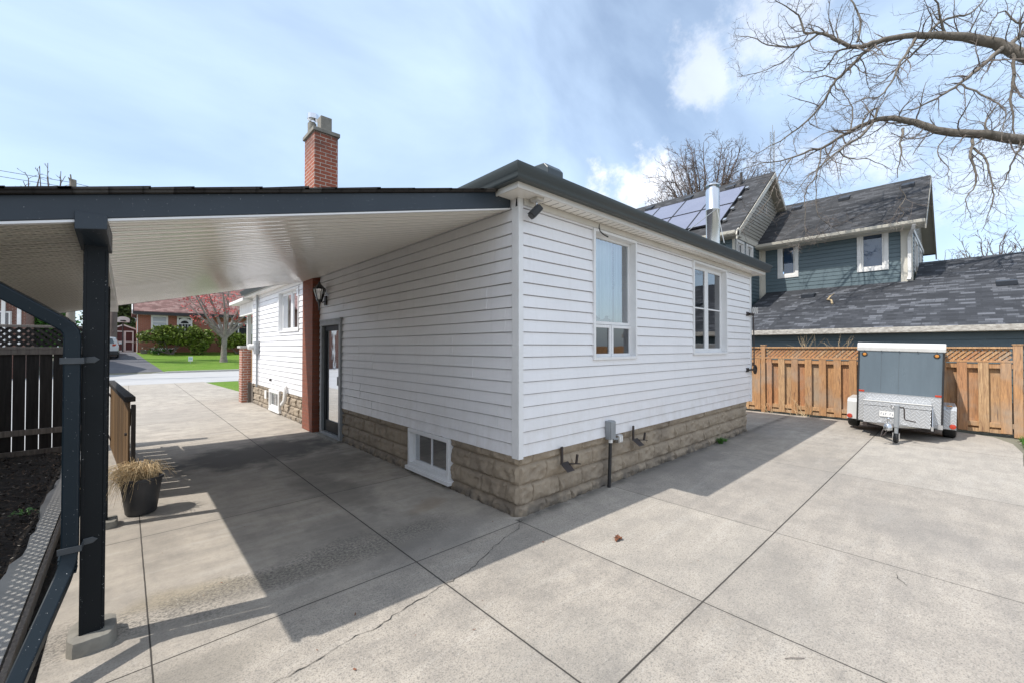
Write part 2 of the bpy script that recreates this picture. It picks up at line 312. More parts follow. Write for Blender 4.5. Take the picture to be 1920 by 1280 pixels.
def concrete():
    t = NT('driveway_concrete'); s = t.sep(); x, y = s[0], s[1]
    big = t.noise(.55, None, 6, .6, .6); mid = t.noise(3.2, None, 6, .65); fine = t.noise(115, None, 3, .65); vf = t.noise(230, None, 2, .6)
    # float-trowel streaks that run across the drive
    st = t.noise(1.0, t.vec((1.1, 7, 1), (0, 0, R(12))), 5, .6, .4); st2 = t.noise(1.0, t.vec((22, 3.0, 1), (0, 0, R(35))), 4, .6, .2)
    c = t.mix(t.rng(big, .32, .68), (.470, .420, .355), (.365, .325, .275))
    c = t.mix(t.rng(mid, .42, .72, 0, .72), c, (.225, .205, .18)); c = t.mix(t.rng(t.noise(9, None, 6, .7), .50, .72, 0, .42), c, (.20, .185, .165))
    c = t.mix(t.rng(st, .47, .74, 0, .48), c, (.235, .218, .195)); c = t.mix(t.rng(st, .30, .46, .35, 0), c, (.47, .44, .395))
    c = t.mix(t.rng(st2, .52, .75, 0, .22), c, (.22, .205, .19))
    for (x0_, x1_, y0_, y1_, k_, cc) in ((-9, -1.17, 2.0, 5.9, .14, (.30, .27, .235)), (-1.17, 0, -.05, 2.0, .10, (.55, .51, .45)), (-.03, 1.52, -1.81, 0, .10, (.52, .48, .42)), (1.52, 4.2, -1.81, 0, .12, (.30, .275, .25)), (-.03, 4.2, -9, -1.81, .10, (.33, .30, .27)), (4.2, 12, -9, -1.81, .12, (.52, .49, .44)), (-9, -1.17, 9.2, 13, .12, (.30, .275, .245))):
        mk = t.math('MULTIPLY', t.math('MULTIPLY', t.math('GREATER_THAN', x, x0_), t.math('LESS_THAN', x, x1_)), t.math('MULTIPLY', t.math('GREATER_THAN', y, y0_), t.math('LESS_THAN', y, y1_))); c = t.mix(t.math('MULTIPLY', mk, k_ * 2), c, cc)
    # exposed grit, stronger away from the smooth slabs beside the house
    rx = t.rng(t.math('ADD', y, t.math('MULTIPLY', t.noise(1.4, None, 4), .9)), .9, .2, .15, 1)
    g = t.rng(fine, .50, .66, 0, 1); c = t.mix(t.math('MULTIPLY', g, t.math('MULTIPLY', rx, .85)), c, (.135, .125, .115))
    g2 = t.rng(vf, .58, .7, 0, 1); c = t.mix(t.math('MULTIPLY', g2, t.math('MULTIPLY', rx, .65)), c, (.60, .57, .525))
    g3 = t.rng(t.noise(52, None, 3, .7), .53, .66, 0, .62); c = t.mix(t.math('MULTIPLY', g3, rx), c, (.15, .14, .13))
    g4 = t.rng(t.noise(38, None, 4, .75), .56, .70, 0, .40); c = t.mix(t.math('MULTIPLY', g4, rx), c, (.58, .54, .48)); g5 = t.rng(t.noise(20, None, 5, .75), .56, .68, 0, .34); c = t.mix(t.math('MULTIPLY', g5, rx), c, (.17, .155, .135))
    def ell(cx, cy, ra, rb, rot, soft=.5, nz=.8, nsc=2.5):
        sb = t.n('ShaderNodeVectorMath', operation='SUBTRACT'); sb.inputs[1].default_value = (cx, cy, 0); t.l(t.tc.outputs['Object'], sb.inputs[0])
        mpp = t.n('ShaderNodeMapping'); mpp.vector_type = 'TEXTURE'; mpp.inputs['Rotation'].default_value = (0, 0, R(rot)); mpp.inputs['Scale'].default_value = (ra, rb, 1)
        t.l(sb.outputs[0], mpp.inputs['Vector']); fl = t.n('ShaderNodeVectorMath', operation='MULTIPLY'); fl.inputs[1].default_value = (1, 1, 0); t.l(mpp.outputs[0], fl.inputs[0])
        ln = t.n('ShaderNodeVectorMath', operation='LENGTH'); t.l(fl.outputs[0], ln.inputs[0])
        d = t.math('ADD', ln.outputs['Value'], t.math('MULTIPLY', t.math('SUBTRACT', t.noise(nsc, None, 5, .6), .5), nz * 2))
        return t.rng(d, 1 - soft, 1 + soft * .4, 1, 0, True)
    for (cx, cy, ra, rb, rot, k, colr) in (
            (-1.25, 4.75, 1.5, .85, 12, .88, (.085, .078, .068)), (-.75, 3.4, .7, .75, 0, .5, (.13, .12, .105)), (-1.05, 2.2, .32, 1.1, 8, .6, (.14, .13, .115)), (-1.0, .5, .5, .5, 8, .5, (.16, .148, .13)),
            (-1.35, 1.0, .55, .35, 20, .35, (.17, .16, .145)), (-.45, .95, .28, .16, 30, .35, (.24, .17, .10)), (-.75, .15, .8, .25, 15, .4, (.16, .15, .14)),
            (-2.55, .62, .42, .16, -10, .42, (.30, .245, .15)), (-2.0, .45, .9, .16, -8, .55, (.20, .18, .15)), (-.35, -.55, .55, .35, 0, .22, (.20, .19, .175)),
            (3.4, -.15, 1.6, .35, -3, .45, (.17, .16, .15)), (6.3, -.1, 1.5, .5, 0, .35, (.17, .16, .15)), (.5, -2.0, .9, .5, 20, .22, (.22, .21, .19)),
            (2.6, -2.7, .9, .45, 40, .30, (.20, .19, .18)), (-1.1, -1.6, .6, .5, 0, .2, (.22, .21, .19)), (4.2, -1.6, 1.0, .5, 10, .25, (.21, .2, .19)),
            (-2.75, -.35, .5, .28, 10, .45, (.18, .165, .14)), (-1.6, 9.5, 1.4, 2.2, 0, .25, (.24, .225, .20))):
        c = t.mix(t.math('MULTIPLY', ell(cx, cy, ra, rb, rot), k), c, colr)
    # grit band where the cream coat has worn off
    band = t.math('MULTIPLY', t.rng(t.math('ABSOLUTE', t.math('ADD', t.math('SUBTRACT', y, .50), t.math('MULTIPLY', t.math('SUBTRACT', t.noise(2.5, None, 4), .5), .6))), .05, .34, 1, 0, True), t.rng(x, -.9, -.2, 1, 0))
    gr = t.rng(t.noise(48, None, 3, .7), .44, .60); c = t.mix(t.math('MULTIPLY', t.math('MULTIPLY', gr, band), .7), c, (.085, .08, .072))
    c = t.mix(t.math('MULTIPLY', t.math('MULTIPLY', t.rng(t.noise(60, None, 2), .60, .68), band), .5), c, (.52, .48, .42))
    # uneven darker band along the foot of the yard wall
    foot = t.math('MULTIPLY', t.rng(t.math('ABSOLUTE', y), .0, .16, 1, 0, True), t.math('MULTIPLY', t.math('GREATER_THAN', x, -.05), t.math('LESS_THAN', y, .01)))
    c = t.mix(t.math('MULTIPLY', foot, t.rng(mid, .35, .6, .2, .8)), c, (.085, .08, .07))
    # joints between the pours
    wob = t.math('MULTIPLY', t.math('SUBTRACT', t.noise(7, None, 3), .5), .005); jt = je = None
    for axis, p, w, lo, hi in ((0, -1.17, .0075, -9, 30), (0, -2.76, .0055, -9, 30), (0, -.03, .006, -9, -.01), (0, 1.52, .0045, -9, 0), (0, 4.20, .0035, -9, -.35), (0, 7.2, .006, -9, 12),
                           (1, -.05, .006, -9, 0), (1, 2.0, .005, -9, 0), (1, -1.81, .0075, -9, 12), (1, 4.05, .005, -1.17, 0), (1, 5.9, .005, -9, 0), (1, 9.2, .007, -9, 0), (1, 13.0, .009, -9, 1), (1, 17.4, .01, -9, 1), (1, .03, .004, 6.4, 12)):
        a, b = (x, y) if axis == 0 else (y, x)
        d = t.math('ABSOLUTE', t.math('ADD', t.math('SUBTRACT', a, p), wob))
        m = t.math('MULTIPLY', t.rng(d, w * .45, w, 1, 0), t.math('MULTIPLY', t.math('GREATER_THAN', b, lo), t.math('LESS_THAN', b, hi)))
        e_ = t.math('MULTIPLY', t.rng(d, w, w * 5, 1, 0), t.math('MULTIPLY', t.math('GREATER_THAN', b, lo), t.math('LESS_THAN', b, hi)))
        jt = m if jt is None else t.math('MAXIMUM', jt, m); je = e_ if je is None else t.math('MAXIMUM', je, e_)
    c = t.mix(t.math('MULTIPLY', je, t.rng(t.noise(5, None, 4), .4, .7, .0, .40)), c, (.21, .19, .165))
    c = t.mix(t.math('MULTIPLY', jt, .93), c, (.030, .027, .024))
    t.col(c); t.set(rough=.86, spec=.3)
    h = t.math('ADD', t.math('ADD', t.math('MULTIPLY', fine, .6), t.math('MULTIPLY', vf, .4)), t.math('MULTIPLY', jt, -2.5)); t.bump(h, .35, .004); return t.m
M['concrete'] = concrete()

def grassmat():
    t = NT('lawn_grass'); f = t.noise(.9, None, 6, .65); g = t.noise(22, None, 4, .7)
    c = t.mix(t.rng(f, .3, .7), (.105, .205, .018), (.155, .245, .035)); c = t.mix(t.rng(g, .45, .75, 0, .6), c, (.04, .11, .010)); c = t.mix(t.rng(t.noise(1.4, None, 6, .7), .54, .70, 0, .55), c, (.20, .20, .06)); c = t.mix(t.rng(t.noise(7, None, 5, .7), .55, .72, 0, .6), c, (.035, .085, .012))
    t.col(c); t.set(rough=.85, spec=.2); t.bump(t.noise(60, None, 4, .7), .7, .03); return t.m
M['grass'] = grassmat()

M['yard'] = pm('worn_yard', (.22, .21, .17), (.15, .15, .11), .5, .95, bump=.4, bscale=30)
# ------------------------------------------------------------------ mesh helpers
COL = scene.collection
OFF = {}
class Fr:
    """a wall: origin, direction along it, outward normal"""
    def __init__(s, o, u, n): s.o, s.u, s.n = V(o), V(u), V(n)
    def p(s, u, d, z): return s.o + s.u * u + s.n * d + V((0, 0, z))
class MB:
    def __init__(s): s.v = []; s.f = []
    def add(s, vs, fs):
        k = len(s.v); s.v += [V(p) for p in vs]; s.f += [tuple(i + k for i in f) for f in fs]; return s
    def quad(s, *p): return s.add(p, [tuple(range(len(p)))])
    def hexa(s, p): return s.add(p, [(0, 3, 2, 1), (4, 5, 6, 7), (0, 1, 5, 4), (1, 2, 6, 5), (2, 3, 7, 6), (3, 0, 4, 7)])
    def box(s, x0, x1, y0, y1, z0, z1): return s.hexa([(x0, y0, z0), (x1, y0, z0), (x1, y1, z0), (x0, y1, z0), (x0, y0, z1), (x1, y0, z1), (x1, y1, z1), (x0, y1, z1)])
    def fbox(s, fr, u0, u1, d0, d1, z0, z1): return s.hexa([fr.p(u0, d0, z0), fr.p(u1, d0, z0), fr.p(u1, d1, z0), fr.p(u0, d1, z0), fr.p(u0, d0, z1), fr.p(u1, d0, z1), fr.p(u1, d1, z1), fr.p(u0, d1, z1)])
    def beam(s, p, q, w, h, upv=(0, 0, 1)):
        p, q = V(p), V(q); d = (q - p).normalized(); a = d.cross(V(upv))
        if a.length < 1e-4: a = d.cross(V((1, 0, 0)))
        a = a.normalized() * w / 2; b = a.cross(d).normalized() * h / 2
        return s.hexa([p - a - b, p + a - b, p + a + b, p - a + b, q - a - b, q + a - b, q + a + b, q - a + b])
    def tube(s, pts, r, n=6, cap=True):
        pts = [V(p) for p in pts]; m = len(pts); rr = r if isinstance(r, (list, tuple)) else [r] * m
        base = len(s.v); ref = None
        for i, p in enumerate(pts):
            d = (pts[min(i + 1, m - 1)] - pts[max(i - 1, 0)])
            d = d.normalized() if d.length > 1e-9 else V((0, 0, 1))
            if ref is None: ref = d.cross(V((.31, .77, .55))).normalized()
            a = (ref - d * ref.dot(d))
            a = a.normalized() if a.length > 1e-6 else d.orthogonal().normalized()
            ref = a; b = d.cross(a)
            for k in range(n):
                t = 2 * math.pi * k / n; s.v.append(p + (a * math.cos(t) + b * math.sin(t)) * rr[i])
        for i in range(m - 1):
            for k in range(n):
                s.f.append((base + i * n + k, base + i * n + (k + 1) % n, base + (i + 1) * n + (k + 1) % n, base + (i + 1) * n + k))
        if cap and n > 2: s.f.append(tuple(base + k for k in reversed(range(n)))); s.f.append(tuple(base + (m - 1) * n + k for k in range(n)))
        return s
    def rtube(s, pts, w, h, wd):
        """rectangular pipe through pts; wd = the width direction"""
        base = len(s.v); pts = [V(p) for p in pts]; m = len(pts); wd = V(wd).normalized()
        for i, p in enumerate(pts):
            d = (pts[min(i + 1, m - 1)] - pts[max(i - 1, 0)]).normalized(); b = d.cross(wd).normalized()
            a = b.cross(d).normalized()
            for x, y in ((-1, -1), (1, -1), (1, 1), (-1, 1)): s.v.append(p + a * x * w / 2 + b * y * h / 2)
        for i in range(m - 1):
            for k in range(4): s.f.append((base + i * 4 + k, base + i * 4 + (k + 1) % 4, base + (i + 1) * 4 + (k + 1) % 4, base + (i + 1) * 4 + k))
        s.f.append((base + 3, base + 2, base + 1, base)); e = base + (m - 1) * 4; s.f.append((e, e + 1, e + 2, e + 3)); return s
    def prism(s, poly, d):
        poly = [V(p) for p in poly]; d = V(d); n = len(poly)
        return s.add(poly + [p + d for p in poly], [tuple(reversed(range(n))), tuple(range(n, 2 * n))] + [(i, (i + 1) % n, n + (i + 1) % n, n + i) for i in range(n)])
    def lathe(s, c, prof, n=24, axis=(0, 0, 1)):
        c = V(c); az = V(axis).normalized(); ax = az.orthogonal().normalized(); ay = az.cross(ax); base = len(s.v)
        for r, z in prof:
            for k in range(n):
                t = 2 * math.pi * k / n; s.v.append(c + az * z + (ax * math.cos(t) + ay * math.sin(t)) * r)
        for i in range(len(prof) - 1):
            for k in range(n): s.f.append((base + i * n + k, base + i * n + (k + 1) % n, base + (i + 1) * n + (k + 1) % n, base + (i + 1) * n + k))
        if prof[0][0] > 1e-6: s.f.append(tuple(base + k for k in reversed(range(n))))
        if prof[-1][0] > 1e-6: s.f.append(tuple(base + (len(prof) - 1) * n + k for k in range(n)))
        return s
    def build(s, name, mat, parent=None, bevel=0, smooth=False, local=False):
        off = V((0, 0, 0)) if (local or parent is None) else OFF[parent.name]
        me = bpy.data.meshes.new(name); me.from_pydata([tuple(p - off) for p in s.v], [], s.f); me.update()
        mat = M[mat] if isinstance(mat, str) else mat; me.materials.append(mat)
        if smooth:
            me.polygons.foreach_set('use_smooth', [True] * len(me.polygons)); me.set_sharp_from_angle(angle=R(40))
        o = bpy.data.objects.new(name, me); COL.objects.link(o)
        if parent: o.parent = parent
        OFF[o.name] = off
        if bevel:
            b = o.modifiers.new('bevel', 'BEVEL'); b.width = bevel; b.segments = 2; b.limit_method = 'ANGLE'; b.angle_limit = R(40)
        return o
def thing(name, label, cat, loc=(0, 0, 0), rz=0, group=None):
    o = bpy.data.objects.new(name, None); COL.objects.link(o); o.location = loc; o.rotation_euler = (0, 0, rz); o.empty_display_size = .2
    OFF[o.name] = V(loc); o['label'] = label; o['category'] = cat
    if group: o['group'] = group
    return o
def tag(o, label, cat, group=None):
    o['label'] = label; o['category'] = cat
    if group: o['group'] = group
    return o
def struct(o, kind='structure', label=None, cat=None):
    o['kind'] = kind
    if label: o['label'] = label; o['category'] = cat
    return o
def copy_thing(root, loc, label, group=None, rz=None):
    """a copy of a thing with copies of its parts and sub-parts"""
    r = root.copy(); COL.objects.link(r); r.location = loc; r['label'] = label
    if rz is not None: r.rotation_euler = (0, 0, rz)
    if group: r['group'] = group
    for ch in list(root.children):
        c = ch.copy(); COL.objects.link(c); c.parent = r
        for g in list(ch.children):
            d = g.copy(); COL.objects.link(d); d.parent = c
    return r

def lap_siding(fr, u0, u1, z0, z1, e=.1246, lap=.015, holes=(), step=.62, seed=1, top=None, seams=True, groove=.0085):
    """overlapping boards cut round the openings; top(u) limits a gable"""
    m = MB(); rr = random.Random(seed); nk = int(math.ceil((z1 - z0) / e - 1e-6))
    for k in range(nk):
        zb, zt = z0 + k * e, min(z0 + (k + 1) * e, z1)
        cuts = sorted({zb, zt} | {z for h in holes for z in (h[2], h[3]) if zb < z < zt})
        ph = rr.random() * 6
        for a, b in zip(cuts, cuts[1:]):
            zm = (a + b) / 2; iv = [(u0, u1)]
            if top:
                lo, hi = top(b); iv = [(max(u0, lo), min(u1, hi))]
                if iv[0][1] - iv[0][0] < .02: continue
            for h in holes:
                if h[2] < zm < h[3]:
                    nv = []
                    for p, q in iv:
                        if h[1] <= p or h[0] >= q: nv.append((p, q)); continue
                        if h[0] > p: nv.append((p, h[0]))
                        if h[1] < q: nv.append((h[1], q))
                    iv = nv
            for p, q in iv:
                n = max(1, int((q - p) / step)); us = [p + (q - p) * i / n for i in range(n + 1)]
                d = lambda z, u: lap * (1 - (z - zb) / e) + .0012 * math.sin(u * 2.1 + ph) + .002
                for x, y in zip(us, us[1:]):
                    bb = b - groove if b == zt and zt < z1 - .001 else b
                    if bb <= a: continue
                    m.quad(fr.p(x, d(a, x), a), fr.p(y, d(a, y), a), fr.p(y, d(bb, y), bb), fr.p(x, d(bb, x), bb))
                    if bb < b: m.quad(fr.p(x, d(bb, x), bb), fr.p(y, d(bb, y), bb), fr.p(y, -.022, bb - .002), fr.p(x, -.022, bb - .002)); m.quad(fr.p(x, -.022, bb - .002), fr.p(y, -.022, bb - .002), fr.p(y, -.022, b), fr.p(x, -.022, b))
                    if a == zb: m.quad(fr.p(x, -.022, a), fr.p(y, -.022, a), fr.p(y, d(a, y), a), fr.p(x, d(a, x), a))
        if seams and k % 2 == 0 and not top:
            u = u0 + rr.random() * 1.2
            while u < u1:
                if not any(h[0] - .02 < u < h[1] + .02 and h[2] < zt + e and h[3] > zb for h in holes):
                    z2 = min(zb + 2 * e, z1)
                    for zz in (zb, zb + e):
                        if zz + e <= z1 + .001: m.add([fr.p(u, lap + .0045, zz + .003), fr.p(u + .5, lap + .0024, zz + .003), fr.p(u + .5, .0040, zz + e - groove), fr.p(u, .0058, zz + e - groove)], [(0, 1, 2, 3)]); m.quad(fr.p(u, 0, zz + .003), fr.p(u, lap + .0045, zz + .003), fr.p(u, .0058, zz + e - groove), fr.p(u, 0, zz + e - groove))
                u += 2.2 + rr.random() * 1.3
    return m

def rock_wall(fr, u0, u1, joints, holes=(), block=.41, seed=0, res=.017):
    """moulded rock-face blocks: the same few faces repeat, with flat margins at the joints"""
    m = MB(); nu = int((u1 - u0) / res); zs = []
    for a, b in zip(joints, joints[1:]):
        n = max(3, int((b - a) / res)); zs += [(a + (b - a) * i / n) for i in range(n)]
    zs.append(joints[-1])
    def h(u, z):
        k = max(i for i in range(len(joints) - 1) if z >= joints[i] - 1e-6); za, zb = joints[k], joints[k + 1]
        uu = u / block + (.5 if k % 2 else 0) + 40; i = int(uu); s = (uu - i) * block; edge = min(s * 1.8, (block - s) * 1.8, (z - za) * 1.2, (zb - z) * 1.2 + (.03 if zb >= joints[-1] - 1e-6 and zb - za < .12 else 0))
        q = V(((uu - i) * 1.0 * block * 11, (z - za) * 13, (i % 3) * 7.3 + seed))
        c = noise.voronoi(q * .64)[0]; f = min(1, max(0, (edge - .006) / .026)); f = f * f * (3 - 2 * f)
        f *= min(1, max(.0, (u - u0) / .014)); return f * (.016 + .040 * (1 - min(1, c[0] * 1.2)) + .014 * noise.noise(q * 1.2) + .013 * noise.noise(q * 3.1) + .006 * noise.noise(q * 6.7)) + .003 * noise.noise(V((u * 20, z * 20, 3)))
    idx = {}
    for i in range(nu + 1):
        u = u0 + (u1 - u0) * i / nu
        for j, z in enumerate(zs): idx[i, j] = len(m.v); m.v.append(fr.p(u, h(u, z), z))
    for i in range(nu):
        um = u0 + (u1 - u0) * (i + .5) / nu
        for j in range(len(zs) - 1):
            zm = (zs[j] + zs[j + 1]) / 2
            if any(a < um < b and c < zm < d for a, b, c, d in holes): continue
            m.f.append((idx[i, j], idx[i + 1, j], idx[i + 1, j + 1], idx[i, j + 1]))
    return m

def ring(m, fr, u0, u1, z0, z1, w, d0, d1, wb=None):
    wb = wb or w
    m.fbox(fr, u0, u0 + w, d0, d1, z0, z1); m.fbox(fr, u1 - w, u1, d0, d1, z0, z1)
    m.fbox(fr, u0 + w, u1 - w, d0, d1, z1 - w, z1); m.fbox(fr, u0 + w, u1 - w, d0, d1, z0, z0 + wb); return m
def window(parent, fr, u0, u1, z0, z1, lights, case=.035, proud=.034, recess=.09, sash=.04, gm='glass', cm='white', back='darkroom', bars=(), curtain=None, label=None, name='window'):
    """casing as the part; sash, panes, curtain as its sub-parts. lights = (u0,u1,z0,z1,depth) as fractions of the opening"""
    w = ring(MB(), fr, u0, u1, z0, z1, case, -recess, proud).build(name, cm, parent, bevel=.003)
    if label: w['label'] = label
    a0, a1, b0, b1 = u0 + case, u1 - case, z0 + case, z1 - case; W, H = a1 - a0, b1 - b0
    sm = MB()
    for (p, q, r, s, dd, *pg) in lights:
        x0, x1, y0, y1 = a0 + W * p, a0 + W * q, b0 + H * r, b0 + H * s; d = -recess + dd
        ring(sm, fr, x0, x1, y0, y1, sash, d + .002, d + .032)
        MB().quad(fr.p(x0 + sash, d + .015, y0 + sash), fr.p(x1 - sash, d + .015, y0 + sash), fr.p(x1 - sash, d + .015, y1 - sash), fr.p(x0 + sash, d + .015, y1 - sash)).build('pane', pg[0] if pg else gm, w)
        for (kind, f) in bars:
            if kind == 'h': sm.fbox(fr, x0 + sash, x1 - sash, d + .004, d + .026, y0 + (y1 - y0) * f - .012, y0 + (y1 - y0) * f + .012)
            else: sm.fbox(fr, x0 + (x1 - x0) * f - .010, x0 + (x1 - x0) * f + .010, d + .004, d + .026, y0 + sash, y1 - sash)
    sm.build('sash', cm, w, bevel=.002)
    MB().fbox(fr, a0 + .002, a1 - .002, -recess - .30, -recess - .27, b0 + .002, b1 - .002).build('room_backing', back, w)
    if curtain:
        cmb = MB()
        for (p, q, r, s) in curtain:
            n = 26; prev = None
            for i in range(n + 1):
                u = a0 + W * (p + (q - p) * i / n); d = -recess - .10 + .018 * math.sin(i * 1.9) + .006 * math.sin(i * 4.3)
                zb = b0 + H * r + .03 * math.sin(i * .7)
                cur = (fr.p(u, d, zb), fr.p(u, d, b0 + H * s))
                if prev: cmb.quad(prev[0], cur[0], cur[1], prev[1])
                prev = cur
        cmb.build('curtain', 'curtain', w, smooth=True)
    return w

# ------------------------------------------------------------------ the setting
def prof(y):
    if y < 33.1: return -.04
    if y < 45: return .06 + (y - 33.1) * .0966
    return .06 + 11.9 * .0966
g = MB(); xs = [-400, -60, -20, -6, 0, 6, 20, 60, 400]; ys = [-400, -60, -10, 10, 22, 33.0, 33.12, 36, 39, 42, 45, 52, 80, 400]
for y0, y1 in zip(ys, ys[1:]):
    for x0, x1 in zip(xs, xs[1:]): g.quad((x0, y0, prof(y0)), (x1, y0, prof(y0)), (x1, y1, prof(y1)), (x0, y1, prof(y1)))
struct(g.build('ground', 'yard'))
lw = MB(); lx = [-1.0, -1.3, -1.75, -2.2]; ly = [33.13, 36, 40, 45]
for i in range(3): lw.quad((lx[i], ly[i], prof(ly[i]) + .01), (40, ly[i], prof(ly[i]) + .01), (40, ly[i + 1], prof(ly[i + 1]) + .01), (lx[i + 1], ly[i + 1], prof(ly[i + 1]) + .01))
struct(lw.build('lawn', 'grass'))
struct(MB().quad((-.2, 13.6, -.03), (30, 13.6, -.03), (30, 22.2, -.03), (-.2, 22.2, -.03)).build('front_lawn', 'grass'))
struct(MB().quad((-14, 7.12, -.02), (-3.25, 7.12, -.02), (-3.6, 22.2, -.02), (-14, 22.2, -.02)).build('path', 'road'))
outline = [(-3.2, -14), (2.8, -14), (4.4, -4.2), (5.2, -3.58), (6.6, -3.56), (7.7, -3.62), (8.6, -3.56), (9.2, -3.35), (9.44, -2.9), (9.44, 12), (6.3, 12), (6.3, 13.7), (.47, 13.7), (-.05, 22.3), (-3.6, 22.3), (-3.6, 18), (-3.2, 12)]
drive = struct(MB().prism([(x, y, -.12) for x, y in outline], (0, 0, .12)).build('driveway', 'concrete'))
def crack_strip(pts, w, seed):
    rr = random.Random(seed); P = [V((x, y, .004)) for x, y in pts]; m = MB(); fine = []
    for a, b in zip(P, P[1:]):
        n = max(2, int((b - a).length / .035))
        for i in range(n): fine.append(a.lerp(b, i / n) + V((rr.gauss(0, .006), rr.gauss(0, .006), 0)))
    fine.append(P[-1]); pl = pr = None
    for i, p in enumerate(fine):
        d = (fine[min(i + 1, len(fine) - 1)] - fine[max(0, i - 1)]).normalized(); nrm = V((-d.y, d.x, 0)); ww = w * rr.choice((.25, .4, .5, .7, 1.0)) * (.4 if i in (0, len(fine) - 1) else 1)
        l, r = p + nrm * ww / 2, p - nrm * ww / 2
        if pl: m.quad(pl, pr, r, l)
        pl, pr = l, r
    return m
cm_ = pm('crack_shadow', (.03, .027, .024), (.05, .045, .04), 9, .95)
crack_strip([(0.0, -.02), (-.16, -.16), (-.42, -.22), (-.74, -.36), (-.98, -.44), (-1.16, -.47), (-1.44, -.51), (-1.76, -.585), (-1.87, -.57), (-2.08, -.61), (-2.32, -.63), (-2.7, -.70)], .007, 3).build('crack', cm_, drive)
crack_strip([(1.42, -2.62), (1.30, -2.66), (1.22, -2.72)], .007, 5).build('crack', cm_, drive)
struct(MB().quad((-60, 22.3, -.030), (60, 22.3, -.030), (60, 33.0, -.030), (-60, 33.0, -.030)).build('road', 'road'))
k = MB().box(-.75, 60, 32.95, 33.13, -.05, .09).box(-60, -6.4, 32.95, 33.13, -.05, .09)
k.hexa([(-1.6, 32.95, -.05), (-.75, 32.95, -.05), (-.75, 33.13, -.05), (-1.6, 33.13, -.05), (-1.6, 32.95, -.015), (-.75, 32.95, .09), (-.75, 33.13, .09), (-1.6, 33.13, -.015)])
struct(k.build('kerb', 'kerb', bevel=.02))
d2 = MB(); ops = [(33.13, -6.3, -1.0), (36, -6.2, -1.3), (40, -6.2, -1.75), (45, -6.2, -2.2), (50, -6.2, -2.4)]
for a, b in zip(ops, ops[1:]): d2.quad((a[1], a[0], prof(a[0]) + .012), (a[2], a[0], prof(a[0]) + .012), (b[2], b[0], prof(b[0]) + .012), (b[1], b[0], prof(b[0]) + .012))
d2.quad((-6.2, 50, prof(50) + .012), (-1.6, 50, prof(50) + .012), (-1.6, 56, prof(50) + .012), (-6.2, 56, prof(50) + .012))
struct(d2.build('asphalt_driveway', 'asphalt'))
# planting bed along the left edge: soil sheet, edging strip, litter
bed = MB(); nx, ny = 26, 80; grid = {}
for i in range(nx + 1):
    for j in range(ny + 1):
        x = -4.9 + 1.8 * i / nx; y = -3 + 10 * j / ny
        fall = max(0, min(1, (-3.48 - x) / .25))
        z = -.03 + fall * (.05 + .05 * noise.noise(V((x * 2, y * 2, 0))) + .025 * noise.noise(V((x * 9, y * 9, 5))))
        if x > -3.3: z = -.035
        grid[i, j] = len(bed.v); bed.v.append(V((x, y, z)))
for i in range(nx):
    for j in range(ny): bed.f.append((grid[i, j], grid[i + 1, j], grid[i + 1, j + 1], grid[i, j + 1]))
struct(bed.build('garden_bed', 'soil', smooth=True))
es = MB(); rr = random.Random(4); prev = None
for j in range(61):
    y = -3 + 9.6 * j / 60; xl = -3.505 + rr.uniform(-.022, .022) + .02 * math.sin(y * 3); zz = .035 + .008 * noise.noise(V((0, y * 3, 0)))
    cur = [V((xl, y, -.04)), V((xl + .012, y, zz)), V((-3.345, y, zz + .004)), V((-3.335, y, -.04))]
    if prev:
        for a in range(3): es.quad(prev[a], prev[a + 1], cur[a + 1], cur[a])
    prev = cur
struct(es.build('concrete_edging', 'kerb', smooth=True))
tag(MB().box(-3.332, -3.305, -3, 6.2, -.04, .052).build('edging_board', 'greywood', bevel=.003), 'long grey timber edging board along the concrete strip', 'edging board')

def scatter(n, area, size, zf, seed, flat=.5):
    m = MB(); rr = random.Random(seed)
    for _ in range(n):
        x = rr.uniform(area[0], area[1]); y = rr.uniform(area[2], area[3]); z = zf(x, y) + .006
        a = rr.uniform(0, 6.3); L = size * rr.uniform(.4, 1.3); w = L * rr.uniform(.25, .6)
        d = V((math.cos(a), math.sin(a), rr.uniform(-flat, flat))).normalized() * L / 2; e = V((-math.sin(a), math.cos(a), rr.uniform(-flat, flat))).normalized() * w / 2
        p = V((x, y, z)); m.quad(p - d - e, p + d - e * .6, p + d + e, p - d * .8 + e)
    return m
bz = lambda x, y: -.03 + max(0, min(1, (-3.48 - x) / .25)) * (.05 + .05 * noise.noise(V((x * 2, y * 2, 0))) + .025 * noise.noise(V((x * 9, y * 9, 5))))
struct(scatter(5200, (-4.8, -3.50, -1, 6.9), .035, bz, 11, .7).build('mulch', 'chips'), 'stuff', 'dark mulch of bark chips over the planting bed', 'mulch')
struct(scatter(800, (-4.8, -3.50, -1, 6.9), .028, bz, 12, .7).build('leaf_litter', 'pebbles'), 'stuff', 'pale dry leaf bits scattered on the dark bed', 'leaf litter')
struct(scatter(420, (-3.30, -3.21, -2, 6.2), .028, lambda x, y: -.03, 13, .6).build('soil_crumbs', 'chips'), 'stuff', 'crumbs of bark in the gap beside the slab', 'litter')
struct(scatter(150, (8.2, 9.4, -4.3, -3.65), .05, lambda x, y: -.03, 14, .6).build('leaf_litter', 'pebbles'), 'stuff', 'dry leaves lying by the fence foot near the trailer', 'leaf litter')
